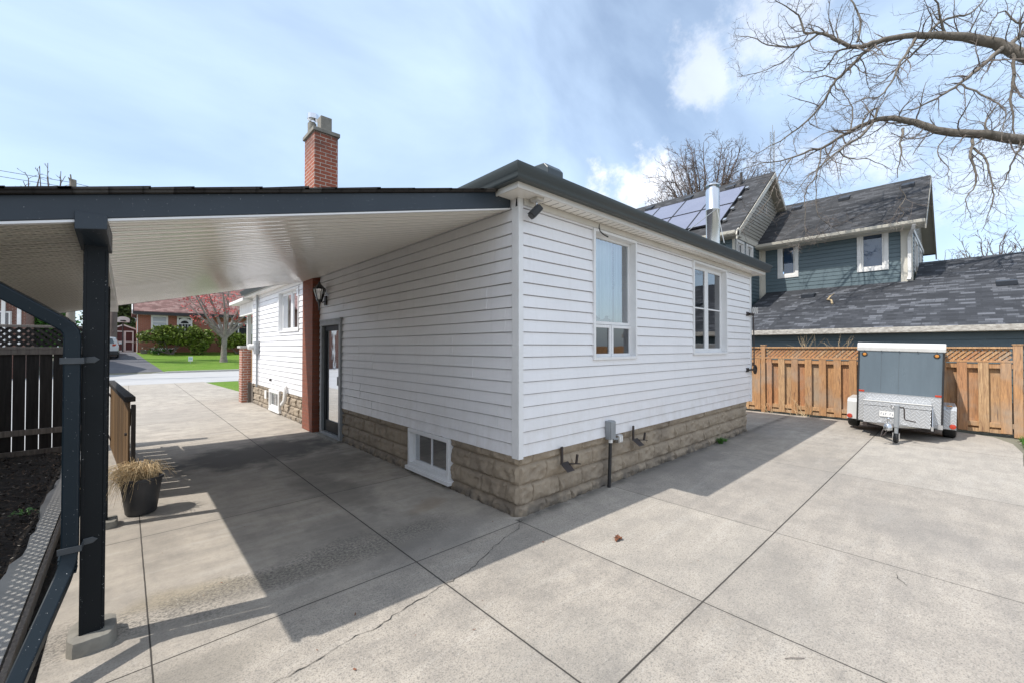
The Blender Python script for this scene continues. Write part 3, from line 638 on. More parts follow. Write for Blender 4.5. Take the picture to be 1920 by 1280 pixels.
def tuft(m, c, n, h, spread, rr, droop=.5, w=.006):
    for _ in range(n):
        a = rr.uniform(0, 6.3); s = rr.uniform(.2, 1) * spread; L = h * rr.uniform(.5, 1.2); b = V(c) + V((math.cos(a) * s * .4, math.sin(a) * s * .4, 0))
        o = V((math.cos(a), math.sin(a), 0)); t1 = b + o * s * .4 + V((0, 0, L * .7)); t2 = b + o * s * (1 + droop) + V((0, 0, L * (1 - droop * .5)))
        sd = V((-o.y, o.x, 0)) * w; m.quad(b - sd, b + sd, t1 + sd * .8, t1 - sd * .8); m.add([t1 - sd * .8, t1 + sd * .8, t2], [(0, 1, 2)])
# ------------------------------------------------------------------ the bungalow
HX, HY = 6.60, 11.77
house = thing('bungalow', 'white vinyl sided bungalow on a tan block base with a brick chimney', 'house', (0, 0, 0))
FR = Fr((0, 0, 0), (1, 0, 0), (0, -1, 0))      # wall towards the yard
FL = Fr((0, 0, 0), (0, 1, 0), (-1, 0, 0))      # wall under the carport
FB = Fr((HX, 0, 0), (0, 1, 0), (1, 0, 0)); FF = Fr((0, HY, 0), (1, 0, 0), (0, 1, 0))
W1 = (1.205, 2.165, 1.545, 3.115); W2 = (3.895, 5.30, 1.57, 3.11)
DOOR = (4.60, 5.66, .02, 2.19); WS = (7.15, 8.82, 2.05, 3.07)
B1 = (1.18, 2.16, .10, .60); B2 = (8.65, 9.64, .08, .59)
ZS = .605
lap_siding(FR, .03, HX - .02, ZS, 3.20, holes=(W1, W2), seed=2, seams=False).build('siding', 'siding', house)
lap_siding(FL, .03, HY - .03, ZS, 3.42, holes=(DOOR, WS, (5.78, 6.45, 0, 4), (B1[0], B1[1], B1[2], B1[3])), seed=3).build('siding', 'siding', house)
lap_siding(FB, .02, HY, .6, 3.2, seed=4, seams=False).build('siding', 'siding', house)
lap_siding(FF, 0, HX, .6, 3.2, seed=5, seams=False).build('siding', 'siding', house)
J = [-.03, .108, .307, .506, .612]
ct = MB()
ct.box(-.020, .045, -.020, .004, .585, 3.20).box(-.020, .004, .004, .085, .585, 3.10)
ct.build('corner_post', 'white', house, bevel=.004)
MB().box(HX - .05, HX + .02, -.020, .004, .585, 3.20).build('corner_post', 'white', house, bevel=.004)
MB().box(-.020, .004, HY - .06, HY + .02, .585, 3.25).build('corner_post', 'white', house, bevel=.004)
fo = Fr((0, .035, 0), (1, 0, 0), (0, -1, 0)); fl_ = Fr((.035, 0, 0), (0, 1, 0), (-1, 0, 0))
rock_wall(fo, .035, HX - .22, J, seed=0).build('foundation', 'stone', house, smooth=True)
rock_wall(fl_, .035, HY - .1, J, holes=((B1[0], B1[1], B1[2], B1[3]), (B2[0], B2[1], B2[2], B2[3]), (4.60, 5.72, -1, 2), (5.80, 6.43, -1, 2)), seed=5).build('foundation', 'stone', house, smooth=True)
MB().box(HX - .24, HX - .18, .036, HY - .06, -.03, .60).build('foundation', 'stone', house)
# roof: hip with vented soffit, fascia, gutter
OV = .20
rf = MB(); e0, e1, f0, f1 = -.27, HX + .27, -.27, HY + .27; ze = 3.372; sl = .42; hw = (e1 - e0) / 2; zr = ze + sl * hw; cxr = (e0 + e1) / 2
a, b, c_, d_ = V((e0, f0, ze)), V((e1, f0, ze)), V((e1, f1, ze)), V((e0, f1, ze)); r0, r1_ = V((cxr, f0 + hw, zr)), V((cxr, f1 - hw, zr))
rf.quad(a, b, r0); rf.quad(b, c_, r1_, r0); rf.quad(c_, d_, r1_); rf.quad(d_, a, r0, r1_)
dz = V((0, 0, -.025)); rf.quad(d_ + dz, c_ + dz, b + dz, a + dz)
for p, q in ((a, b), (b, c_), (c_, d_), (d_, a)): rf.quad(p + dz, q + dz, q, p)
rf.build('roof', 'houseshingle', house)
sf = MB(); z0s = 3.185
sf.box(-OV, HX + OV, -OV, .0, z0s, z0s + .02).box(-OV, 0, .0, HY + OV, z0s, z0s + .02).box(HX, HX + OV, 0, HY + OV, z0s, z0s + .02).box(0, HX, HY, HY + OV, z0s, z0s + .02)
sf.build('soffit', 'soffit', house)
sl_ = MB().box(.10, HX, -.042, -.040, z0s - .0012, z0s + .002)
for i in range(60):
    x = .18 + i * .112
    if x > HX: break
    sl_.box(x, x + .007, -.175, -.04, z0s - .0015, z0s + .002)
sl_.build('soffit_slots', pm('slot_shadow', (.05, .045, .04), (.08, .07, .06), 8, .9), house)
fz = MB(); o1 = OV + .018
fz.box(-o1, HX + o1, -o1, -OV, 3.175, 3.36).box(-o1, -OV, -OV, HY + OV, 3.175, 3.36).box(HX + OV, HX + o1, -OV, HY + OV, 3.175, 3.36)
fz.box(.05, HX, -.034, -.0165, 3.12, 3.184)
fz.build('fascia', 'beamwhite', house, bevel=.003)
gp = [(0, .0), (0, -.128), (.062, -.128), (.078, -.108), (.080, -.07), (.112, -.035), (.116, .0), (.108, .0), (.104, -.028), (.072, -.066), (.070, -.100), (.008, -.120), (.008, 0)]
zg = 3.36; gm_ = MB()
def gutter_run(m, fr, u0, u1, miter0, miter1, d0, z):
    n = len(gp); base = len(m.v)
    for u, mi in ((u0, miter0), (u1, miter1)):
        for d, h in gp: m.v.append(fr.p(u + mi * (d0 + d), d0 + d, z + h))
    for i in range(n): m.f.append((base + i, base + (i + 1) % n, base + n + (i + 1) % n, base + n + i))
    m.f.append(tuple(base + i for i in range(n))); m.f.append(tuple(base + n + i for i in reversed(range(n))))
gutter_run(gm_, FR, 0, HX + .30, -1, 0, o1, zg); gutter_run(gm_, FL, 0, HY + .2, -1, 0, o1, zg)
gm_.build('gutter', 'gutter', house, smooth=True)
vb = MB(); vx, vy = .80, .36; vz = ze + sl * (vy + .27)
vb.prism([(vx - .15, vy - .16, vz - .10), (vx - .15, vy + .18, vz + .06), (vx - .15, vy + .18, vz + .20), (vx - .15, vy - .10, vz + .185), (vx - .15, vy - .16, vz + .12)], (.27, 0, 0))
vb.build('roof_vent', 'gutter', house, bevel=.012)
sp = MB().lathe((5.9, .46, 0), [(.13, 3.5), (.13, 4.46), (.134, 4.465), (.134, 4.49), (.13, 4.495), (.13, 4.86), (.12, 4.90), (.075, 4.91), (.075, 4.97)], 28)
sp = sp.build('stove_pipe', 'steel', house, smooth=True)
MB().lathe((5.9, .46, 0), [(.0, 5.035), (.06, 5.03), (.13, 4.985), (.133, 4.965), (.0, 4.975)], 28).build('pipe_cap', 'steel', sp, smooth=True)
MB().tube([(5.83, .35, 4.47), (5.2, -.02, 3.60)], .007).tube([(5.83, .35, 4.47), (4.5, .42, 3.72)], .007).build('guy_rod', 'greymetal', sp)
# chimney: pier up the wall, brick stack, cap, flues
ch = MB().box(-.115, .35, 5.84, 6.46, -.03, 6.05).build('chimney', 'chimneybrick', house, bevel=.004)
ch['label'] = 'red brick chimney rising through the carport roof'
MB().box(-.135, -.116, 5.83, 6.47, .0, 3.13).box(-.116, -.001, 5.822, 5.839, .0, 3.13).build('pier_facing', 'pierbrick', ch, bevel=.003)
MB().box(-.15, .385, 5.805, 6.495, 6.052, 6.13).build('chimney_cap', 'footing', ch, bevel=.008)
MB().box(.02, .24, 5.88, 6.10, 6.13, 6.43).build('flue_liner', 'greywood' if False else 'footing', ch, bevel=.006)
MB().lathe((-.04, 6.24, 0), [(.085, 6.13), (.085, 6.36), (.06, 6.37), (.06, 6.40)], 20).build('flue_liner', 'footing', ch, smooth=True)
MB().lathe((-.03, 6.22, 0), [(.05, 6.38), (.05, 6.44), (.105, 6.44), (.110, 6.445), (.110, 6.545), (.0, 6.56)], 24).build('flue_cap', 'steel', ch, smooth=True)
# windows and the door
window(house, FR, *W1, [(0, 1, .265, 1, 0), (0, .5, 0, .262, .0, 'darkglass'), (.5, 1, 0, .262, .012, 'darkglass')], curtain=[(0, .78, .33, 1), (.80, 1.0, .30, 1)], sash=.036, gm='glass', label='tall window with a big fixed pane over two small sliders')
window(house, FR, *W2, [(0, .5, 0, 1, 0), (.5, 1, 0, 1, 0)], bars=(('h', .51),), sash=.07, gm='darkglass', back='darkroom', label='pair of tall dark sashes each split by a bar')
window(house, FL, *WS, [(0, .5, 0, 1, 0), (.5, 1, 0, 1, .01)], sash=.07, gm='darkglass', back='blind', recess=.10, label='white framed slider window on the sunlit stretch of wall')
window(house, FL, *B1, [(0, 1, 0, 1, 0)], case=.045, proud=.038, recess=.06, sash=.03, bars=(('v', .5),), gm='blackglass', cm='white', label='basement window beside the shaded corner', name='basement_window')
window(house, FL, *B2, [(0, 1, 0, 1, 0)], case=.075, proud=.05, recess=.02, sash=.03, bars=(('v', .5),), gm='blackglass', cm='whitepaint', label='basement window in the sunlit block', name='basement_window')
MB().fbox(FL, B1[0] - .03, B1[1] + .03, -.05, .065, B1[2] - .05, B1[2]).build('window_sill', 'white', house, bevel=.006)
MB().fbox(FL, B2[0] - .03, B2[1] + .03, -.05, .055, B2[2] - .05, B2[2]).build('window_sill', 'whitepaint', house, bevel=.006)
dr = ring(MB(), FL, DOOR[0], DOOR[1], DOOR[2], DOOR[3], .085, -.10, .045, .05).fbox(FL, DOOR[0] - .02, DOOR[1] + .02, .0, .055, DOOR[3], DOOR[3] + .03).build('side_door', 'greymetal', house, bevel=.004)
dr['label'] = 'narrow side door with a full length glass storm panel'
sdm = ring(MB(), FL, 4.69, 5.575, .075, 2.10, .095, -.05, -.012, .22).build('storm_door', 'darkmetal', dr, bevel=.004)
MB().quad(FL.p(4.785, -.03, .295), FL.p(5.48, -.03, .295), FL.p(5.48, -.03, 2.0), FL.p(4.785, -.03, 2.0)).build('pane', glass('door_glass', (.42, .42, .40), .0, .02, .8), dr)
MB().fbox(FL, 4.70, 5.57, -.30, -.27, .08, 2.1).build('inner_door', pm('inner_door_grey', (.16, .16, .155), (.12, .12, .12), 2, .6), dr)
MB().fbox(FL, 4.725, 4.75, -.012, .05, 1.0, 1.16).fbox(FL, 4.715, 4.76, -.012, .0, .97, 1.2).build('handle', 'steel', dr, bevel=.004)
MB().fbox(FL, 4.56, 5.70, .0, .12, -.02, .02).build('door_step', 'footing', house, bevel=.006)
# porch at the street end
pb = MB().box(-.26, .10, 12.0, 12.38, -.05, 1.66).build('porch_pillar', 'porchbrick', house, bevel=.004)
MB().box(-.31, .15, 11.95, 12.43, 1.66, 1.73).build('pillar_cap', 'kerb', pb, bevel=.01)
sk = MB()
for i in range(9): sk.box(-.005 - .002 * (i % 2), .02, HY + .0 + i * .027 - .002, HY + .022 + i * .027, -.02, .62)
for i in range(7): sk.box(-.10 + i * .05, -.056 + i * .05, 11.96 - .01, 11.985, -.02, .62)
sk.build('porch_skirt', 'greywood', house)
pr = MB().box(-.03, .05, 11.80, 11.87, .62, 1.66).box(-.03, .04, 11.87, 12.0, 1.55, 1.61).box(-.03, .04, 11.87, 12.0, .70, .76)
for i in range(3): pr.box(-.015, .02, 11.885 + i * .04, 11.905 + i * .04, .76, 1.55)
pr.build('porch_railing', 'porchwood', house)
MB().box(.0, HX, HY + .05, 14.0, .45, .60).build('porch_floor', 'greywood', house)
MB().box(.18, .30, 13.6, 13.72, .60, 3.0).box(.0, .10, HY + .06, 13.9, 2.72, 3.1).build('porch_beam', 'whitepaint', house)
MB().box(.05, .55, HY + .12, HY + .16, .75, 2.72).build('porch_dark_panel', 'black', house)  # plain black panel behind the porch beam
MB().box(-.25, HX + .2, HY + .22, 14.25, 3.11, 3.20).build('porch_soffit', 'whitepaint', house)
# ------------------------------------------------------------------ small things fixed to the walls
def pipe_on(fr, u, z0, z1, r, d): return [fr.p(u, d, z0), fr.p(u, d, z1)]
lan = thing('wall_lantern', 'black carriage style lantern on the wall above the side door', 'lantern', (0, 5.42, 2.62))
MB().fbox(FL, 5.365, 5.475, .015, .04, 2.50, 2.68).tube([FL.p(5.42, .04, 2.58), FL.p(5.42, .08, 2.55), FL.p(5.42, .12, 2.57), FL.p(5.42, .14, 2.60)], .012).build('bracket', 'black', lan, bevel=.006)
MB().lathe(FL.p(5.42, .14, 2.60), [(.02, -.20), (.012, -.16), (.03, -.05), (.055, -.03), (.06, 0.0)], 6).build('lantern_base', 'black', lan)
MB().lathe(FL.p(5.42, .14, 2.60), [(.125, .20), (.11, .215), (.04, .29), (.02, .31), (.025, .33), (.0, .35)], 6).build('lantern_cap', 'black', lan)
lc = MB()
for k_ in range(6):
    t = k_ * math.pi / 3; lc.beam(FL.p(5.42 + .055 * math.cos(t), .14 + .055 * math.sin(t), 2.60), FL.p(5.42 + .115 * math.cos(t), .14 + .115 * math.sin(t), 2.80), .012, .012)
lc.build('lantern_cage', 'black', lan)
MB().lathe(FL.p(5.42, .14, 2.60), [(.05, .0), (.105, .198)], 6).build('lantern_glass', glass('lantern_glass', (.9, .88, .82), .2), lan)
MB().lathe(FL.p(5.42, .14, 2.60), [(.015, .0), (.015, .06), (.028, .09), (.025, .13), (.0, .15)], 12).build('bulb', 'whitepaint', lan, smooth=True)

fl = thing('floodlight', 'small black square floodlight under the eave at the house corner', 'floodlight', (.14, -.10, 3.18))
MB().box(.10, .20, -.16, -.06, 3.155, 3.184).build('mount_plate', 'beamwhite', fl, bevel=.004)
MB().tube([(.15, -.10, 3.16), (.15, -.10, 3.10)], .012).build('stem', 'steel', fl)
q = V((.105, -.13, 3.035)); ax_ = V((.55, -.25, -.55)).normalized(); ay_ = V((.45, .9, .1)); ay_ = (ay_ - ax_ * ay_.dot(ax_)).normalized(); az_ = ax_.cross(ay_)
def obox(m, c, a, b, c3): return m.hexa([c - a - b - c3, c + a - b - c3, c + a + b - c3, c - a + b - c3, c - a - b + c3, c + a - b + c3, c + a + b + c3, c - a + b + c3])
obox(MB(), q, ax_ * .03, ay_ * .06, az_ * .065).build('lamp_body', 'black', fl, bevel=.008)
fm_ = MB()
for k_ in range(5): obox(fm_, q - ax_ * .036 + ay_ * (k_ - 2) * .022, ax_ * .008, ay_ * .004, az_ * .055)
fm_.build('cooling_fins', 'black', fl)
obox(MB(), q + ax_ * .032, ax_ * .002, ay_ * .05, az_ * .055).build('lens', 'greymetal', fl)

cb = thing('conduit_box', 'grey electrical junction box on a black conduit by the yard wall', 'electrical box', (1.49, -.05, .68))
MB().fbox(FR, 1.44, 1.555, .015, .085, .575, .80).build('box_body', 'greymetal', cb, bevel=.008)
MB().fbox(FR, 1.447, 1.548, .085, .10, .582, .793).build('box_lid', 'greymetal', cb, bevel=.006)
MB().tube([FR.p(1.455, .06, .0), FR.p(1.47, .062, .25), FR.p(1.49, .06, .58)], .021, 12).build('conduit', 'black', cb, smooth=True)
MB().tube([FR.p(1.488, .06, .535), FR.p(1.49, .06, .578)], .027, 12).build('conduit_collar', 'whitepaint', cb, smooth=True)
ob = thing('outlet_box', 'small pale outdoor outlet box beside the grey junction box', 'outlet box', (1.70, -.04, .55))
MB().fbox(FR, 1.655, 1.745, .02, .07, .50, .60).build('box_body', 'alum', ob, bevel=.006)
MB().fbox(FR, 1.665, 1.70, .07, .078, .515, .585).fbox(FR, 1.706, 1.738, .07, .078, .515, .585).build('outlet_cover', 'whitepaint', ob, bevel=.003)
MB().tube([FR.p(1.555, .05, .565), FR.p(1.655, .05, .555)], .014, 8).build('conduit', 'greymetal', ob)
def scraper(x, z, label):
    h = thing('hose_bracket', label, 'wall bracket', (x, -.05, z), group='rusty hose brackets on the block base')
    MB().box(-.022, .008, -.008, .008, -.02, .17).build('strap', 'iron', h, local=True)
    MB().hexa([V(p) for p in ((-.045, -.11, -.075), (.075, -.11, -.075), (.075, -.105, -.069), (-.045, -.105, -.069), (-.03, .0, -.01), (.10, .0, -.01), (.10, .004, -.003), (-.03, .004, -.003))]).build('plate', 'iron', h, local=True)
    MB().beam((.08, -.035, -.02), (.235, -.055, -.045), .035, .008).build('arm', 'iron', h, local=True)
    MB().beam((.175, -.05, -.04), (.19, -.055, .065), .02, .02).build('peg', 'iron', h, local=True)
    return h
hk = scraper(.60, .455, 'rusty hose bracket nearest the house corner')
copy_thing(hk, (2.03, -.05, .50), 'rusty hose bracket to the right of the junction box')
cb2 = MB().tube([FR.p(1.31, .03, 3.17), FR.p(1.30, .035, 3.13), FR.p(1.32, .035, 3.09), FR.p(1.40, .03, 3.065), FR.p(1.50, .025, 3.055)], .008, 6)
tag(cb2.build('loose_cable', 'black', smooth=True), 'short loose black cable end under the eave above the tall window', 'cable')
pu = thing('clothesline_pulley', 'black spoked clothesline pulley bracket at the far end of the yard wall', 'pulley', (6.42, -.05, 1.24))
MB().fbox(FR, 6.30, 6.42, .01, .03, 1.20, 1.28).fbox(FR, 6.40, 6.60, .03, .05, 1.225, 1.255).fbox(FR, 6.40, 6.60, .085, .105, 1.225, 1.255).build('bracket', 'iron', pu, bevel=.004)
wh = MB(); c0 = FR.p(6.66, .067, 1.24); pts = [c0 + V((math.cos(k_ * math.pi / 12) * .085, 0, math.sin(k_ * math.pi / 12) * .085)) for k_ in range(25)]; wh.tube(pts, .014, 6, False)
for k_ in range(5): t = k_ * 2 * math.pi / 5; wh.beam(c0, c0 + V((math.cos(t) * .08, 0, math.sin(t) * .08)), .016, .016, (0, 1, 0))
wh.tube([c0 + V((0, -.03, 0)), c0 + V((0, .03, 0))], .02, 10); wh.build('wheel', 'iron', pu)
pt = thing('line_bracket', 'black bracket with white line coils above the spoked pulley', 'bracket', (6.42, -.05, 2.37))
MB().fbox(FR, 6.33, 6.44, .01, .03, 2.32, 2.40).fbox(FR, 6.42, 6.66, .03, .06, 2.34, 2.385).build('bracket', 'iron', pt, bevel=.004)
co = MB()
for k_ in range(3): co.tube([FR.p(6.56 + .05 * k_ + .035 * math.cos(t_ * .5), .07 + .02 * k_, 2.44 + .06 * math.sin(t_ * .5)) for t_ in range(14)], .006, 5, False)
co.build('line_coil', 'whitepaint', pt)
MB().tube([FR.p(6.57, .065, 2.35), FR.p(6.60, .067, 1.8), FR.p(6.60, .067, 1.30)], .011, 6).build('hanging_rod', 'iron', pt)
vh = thing('vent_hood', 'white drain pipe elbow poking from the sunlit wall', 'pipe', (-.05, 7.95, .7))
MB().tube([FL.p(8.12, .0, .74), FL.p(8.06, .07, .75), FL.p(7.98, .085, .72), FL.p(7.95, .085, .64), FL.p(7.95, .085, .50)], .042, 12).build('pipe', 'whitepaint', vh, smooth=True)
MB().tube([FL.p(7.95, .085, .50), FL.p(7.95, .085, .44), FL.p(8.0, .11, .37), FL.p(8.06, .12, .33)], .047, 12).build('elbow', 'whitepaint', vh, smooth=True)
sv = thing('electric_meter', 'grey electric meter box with conduit on the sunlit wall near the porch', 'electric meter', (-.06, 10.97, 1.6))
MB().fbox(FL, 10.87, 11.12, .02, .12, 1.50, 1.86).build('meter_box', 'greymetal', sv, bevel=.01)
MB().tube([FL.p(10.98, .06, 1.86), FL.p(10.98, .06, 3.25)], .032, 10).tube([FL.p(10.98, .06, .55), FL.p(10.98, .06, 1.5)], .026, 10).build('conduit', 'greymetal', sv, smooth=True)
MB().lathe(FL.p(11.18, .12, 1.70), [(.085, .0), (.085, .10), (.07, .13), (.0, .135)], 18, (-1, 0, 0)).fbox(FL, 11.10, 11.28, .02, .12, 1.60, 1.80).build('meter_dial', 'whitepaint', sv, smooth=True)
tag(MB().fbox(FL, 9.85, 10.02, .03, .07, .30, .52).build('wall_cover', 'whitepaint', bevel=.008), 'white plastic cover plate on the block base near the porch', 'cover plate')
tag(MB().lathe(FL.p(9.55, .012, .83), [(.035, 0), (.035, .03), (.018, .05), (.0, .055)], 12, (-1, 0, 0)).build('hose_tap', 'iron', smooth=True), 'dark hose tap on the white wall above the far basement window', 'tap')
# ------------------------------------------------------------------ carport
cp = thing('carport', 'lean-to carport with dark fascia, ribbed white ceiling and dark posts', 'carport', (-2, 3, 0))
XE = -3.64; Y0, Y1 = .10, 6.50
zc = lambda x: 3.098 + .244 * x          # ceiling
zt = lambda x: 3.292 + .254 * x          # shingles
deck = MB(); xs_ = [-.01 - (3.85) * i / 24 for i in range(25)]
deck.prism([(-.005, Y0 - .03, zt(0) - .022), (-.005, Y0 - .03, zt(0)), (XE - .05, Y0 - .03, zt(XE - .05)), (XE - .05, Y0 - .03, zt(XE - .05) - .022)], (0, Y1 - Y0 + .06, 0))
rr = random.Random(9); x = -.15
while x > XE:
    w_ = rr.uniform(.18, .42); hgt = rr.uniform(.006, .016)
    deck.hexa([V(p) for p in ((x - w_, Y0 - .045, zt(x - w_) - .006), (x, Y0 - .045, zt(x) - .006), (x, Y1, zt(x) - .006), (x - w_, Y1, zt(x - w_) - .006), (x - w_, Y0 - .045, zt(x - w_) + .003), (x, Y0 - .045, zt(x) + hgt), (x, Y1, zt(x) + hgt), (x - w_, Y1, zt(x - w_) + .003))])
    x -= w_ * rr.uniform(.85, 1.0)
deck.build('roof_deck', 'cpshingle', cp)
fs = MB(); fs.prism([(-.022, Y0, zc(-.022) + .012), (-.022, Y0, zt(-.022) - .024), (XE, Y0, zt(XE) - .024), (XE, Y0, zc(XE) + .012)], (0, .028, 0))
fs.prism([(-.022, Y1 - .028, zc(-.022)), (-.022, Y1 - .028, zt(-.022) - .024), (XE, Y1 - .028, zt(XE) - .024), (XE, Y1 - .028, zc(XE))], (0, .028, 0))
fs.box(XE - .0, XE + .025, Y0 + .03, Y1 - .03, zc(XE), zt(XE) - .03)
fs.build('fascia', 'slate', cp, bevel=.003)
MB().prism([(-.022, Y0 + .004, zc(-.022) - .003), (-.022, Y0 + .004, zc(-.022) + .010), (XE, Y0 + .004, zc(XE) + .010), (XE, Y0 + .004, zc(XE) - .003)], (0, .035, 0)).build('drip_trim', 'white', cp)
def ribbed(xa, xb, ya, yb, pitch):
    m = MB(); n = int((yb - ya) / pitch); sec = []
    for i in range(n + 1):
        y = ya + i * pitch
        sec += [(y, 0), (y + pitch * .40, .003), (y + pitch * .405, .05), (y + pitch * .50, .05), (y + pitch * .505, .003), (y + pitch * .83, .0), (y + pitch * .835, .07), (y + pitch * .985, .07)]
    sec = [s for s in sec if s[0] <= yb]
    nx = max(2, int(abs(xb - xa) / .35)); px = [xa + (xb - xa) * i / nx for i in range(nx + 1)]
    for i in range(nx):
        for (p, hp), (q_, hq) in zip(sec, sec[1:]):
            w1 = .0022 * math.sin(px[i] * 3.1 + p * 1.7); w2 = .0022 * math.sin(px[i + 1] * 3.1 + p * 1.7)
            m.quad((px[i], p, zc(px[i]) + hp + w1), (px[i], q_, zc(px[i]) + hq + w1), (px[i + 1], q_, zc(px[i + 1]) + hq + w2), (px[i + 1], p, zc(px[i + 1]) + hp + w2))
    return m
ribbed(-.005, -2.985, Y0 + .03, Y1 - .03, .140).build('ceiling', 'soffit', cp)
ribbed(-3.07, XE + .02, Y0 + .03, Y1 - .03, .140).build('vented_ceiling', 'vsoffit', cp)
bm = MB().hexa([V(p) for p in ((-3.07, .515, 2.27), (-2.97, .515, 2.27), (-2.97, Y1 - .03, 2.27), (-3.07, Y1 - .03, 2.27), (-3.07, .515, zc(-3.07) + .01), (-2.97, .515, zc(-2.97) + .01), (-2.97, Y1 - .03, zc(-2.97) + .01), (-3.07, Y1 - .03, zc(-3.07) + .01))])
bm.build('beam', 'beamwhite', cp, bevel=.004)
MB().hexa([V(p) for p in ((-3.078, Y0 - .012, 2.305), (-2.955, Y0 - .012, 2.325), (-2.942, .50, 2.262), (-3.074, .50, 2.262), (-3.078, Y0 - .012, 2.40), (-2.955, Y0 - .012, 2.40), (-2.942, .50, zc(-2.942)), (-3.074, .50, zc(-3.07)))]).build('beam_end', 'slate', cp, bevel=.004)
def post(x0, y0, w, zb):
    p = MB().box(x0, x0 + w, y0, y0 + w, zb, 2.285)
    p.box(x0 - .003, x0 + .012, y0 - .003, y0 + .012, zb, 2.25).box(x0 + w - .012, x0 + w + .003, y0 - .003, y0 + .012, zb, 2.25)
    return p.build('post', 'darkmetal', cp, bevel=.003)
def footing(cx, cy, a, b, hgt, seed):
    m = MB(); rr = random.Random(seed); n = 20; base = []
    for lev, (k_, z_) in enumerate(((1.0, -.01), (1.0, hgt * .6), (.96, hgt * .93), (.85, hgt), (.0, hgt * 1.0))):
        for i in range(n):
            t = 2 * math.pi * i / n; e = 4; c, s = math.cos(t), math.sin(t); r = (abs(c) ** e + abs(s) ** e) ** (-1 / e)
            w_ = 1 + .07 * noise.noise(V((c * 2 + seed, s * 2, lev * .4)))
            m.v.append(V((cx + c * r * a * k_ * w_, cy + s * r * b * k_ * w_, z_ + (.012 * noise.noise(V((c * 3, s * 3, seed))) if lev > 1 else 0))))
    for l in range(4):
        for i in range(n): m.f.append((l * n + i, l * n + (i + 1) % n, (l + 1) * n + (i + 1) % n, (l + 1) * n + i))
    return m.build('post_footing', 'footing', cp, smooth=True)
post(-3.055, .36, .098, .03); post(-3.072, 2.50, .082, .03)
footing(-3.005, .42, .105, .135, .085, 2); footing(-2.99, 2.53, .075, .11, .07, 6)
gt = MB(); FLE = Fr((XE, 0, 0), (0, 1, 0), (-1, 0, 0)); gutter_run(gt, FLE, Y0 - .03, Y1 + .03, 0, 0, .002, zt(XE) - .03); gt.build('gutter', 'gutter', cp, smooth=True)
# downspout: from the eave gutter across to the post, down it, kicked out at the foot
def bend(a, b, c, n=7, k=.25):
    a, b, c = V(a), V(b), V(c); p = b + (a - b).normalized() * k; q_ = b + (c - b).normalized() * k
    return [p.lerp(b, t).lerp(b.lerp(q_, t), t) for t in [i / n for i in range(n + 1)]]
top = V((XE - .05, .26, 2.235)); e1_ = V((-3.093, .315, 1.80)); e2_ = V((-3.092, .315, .52)); end = V((-3.275, -.08, .045))
path = [top] + bend(top, e1_, e2_, 3, .05) + bend(e1_, e2_, end, 9, .10) + [end]
ds = MB().rtube(path, .066, .085, (1, 0, .0)); 
dso = ds.build('downspout', 'downpipe', cp, bevel=.007)
rb = MB()
for z_ in (.475, .495, .515, .535, .555): rb.rtube([(-3.100, .315, z_), (-3.100, .315, z_ + .010)], .072, .091, (1, 0, 0))
rb.build('elbow_ribs', 'downpipe', dso, bevel=.002)
for z_ in (1.625, .605):
    st = MB().fbox(Fr((0, .268, 0), (1, 0, 0), (0, -1, 0)), -3.138, -3.045, -.002, .004, z_ - .017, z_ + .017)
    st.prism([(-3.045, .352, z_ - .017), (-3.006, .352, z_ - .015), (-2.985, .352, z_ + .004), (-3.008, .352, z_ + .021), (-3.045, .352, z_ + .017)], (0, .005, 0))
    st.hexa([V(p) for p in ((-3.050, .266, z_ - .017), (-3.045, .266, z_ - .017), (-3.040, .354, z_ - .017), (-3.046, .354, z_ - .017), (-3.050, .266, z_ + .017), (-3.045, .266, z_ + .017), (-3.040, .354, z_ + .017), (-3.046, .354, z_ + .017))])
    st.build('strap', 'strap', dso, bevel=.002)
# ------------------------------------------------------------------ planter, gate, old fence
pl = thing('planter', 'black plastic planter with a mop of dead straw beside the carport post', 'planter', (-2.745, 2.74, 0))
MB().lathe((-2.745, 2.74, 0), [(.0, .012), (.120, .012), (.125, .02), (.155, .25), (.168, .345), (.182, .35), (.182, .375), (.170, .378), (.160, .33), (.150, .30), (.0, .31)], 32).build('pot', 'potplastic', pl, smooth=True)
dg = MB(); rr = random.Random(21)
for _ in range(500):
    a = rr.uniform(0, 6.283); r = rr.uniform(0, .13); b = V((-2.745 + math.cos(a) * r, 2.74 + math.sin(a) * r, .32))
    a2 = a + rr.gauss(0, .9); L = rr.uniform(.08, .22); lean = rr.uniform(.2, 1.0)
    if rr.random() < .35: a2 = rr.gauss(3.6, .5); lean = rr.uniform(.7, 1.3); L = rr.uniform(.15, .34)
    o = V((math.cos(a2), math.sin(a2), 0)); hgt = rr.uniform(.06, .22)
    p1 = b + o * L * lean * .35 + V((0, 0, hgt)); p2 = b + o * L * lean * .75 + V((0, 0, hgt * .9)); p3 = b + o * L * lean * 1.05 + V((0, 0, hgt * .9 - L * rr.uniform(0, .9) * lean))
    dg.tube([b, p1, p2, p3], [.0022, .002, .0017, .001], 3, False)
for _ in range(7):
    a = rr.uniform(0, 6.28); b = V((-2.80 + rr.gauss(0, .03), 2.76 + rr.gauss(0, .03), .34)); dg.tube([b, b + V((rr.gauss(0, .02), rr.gauss(0, .02), rr.uniform(.16, .26)))], [.003, .002], 3, False)
dg.build('dead_grass', 'straw', pl)

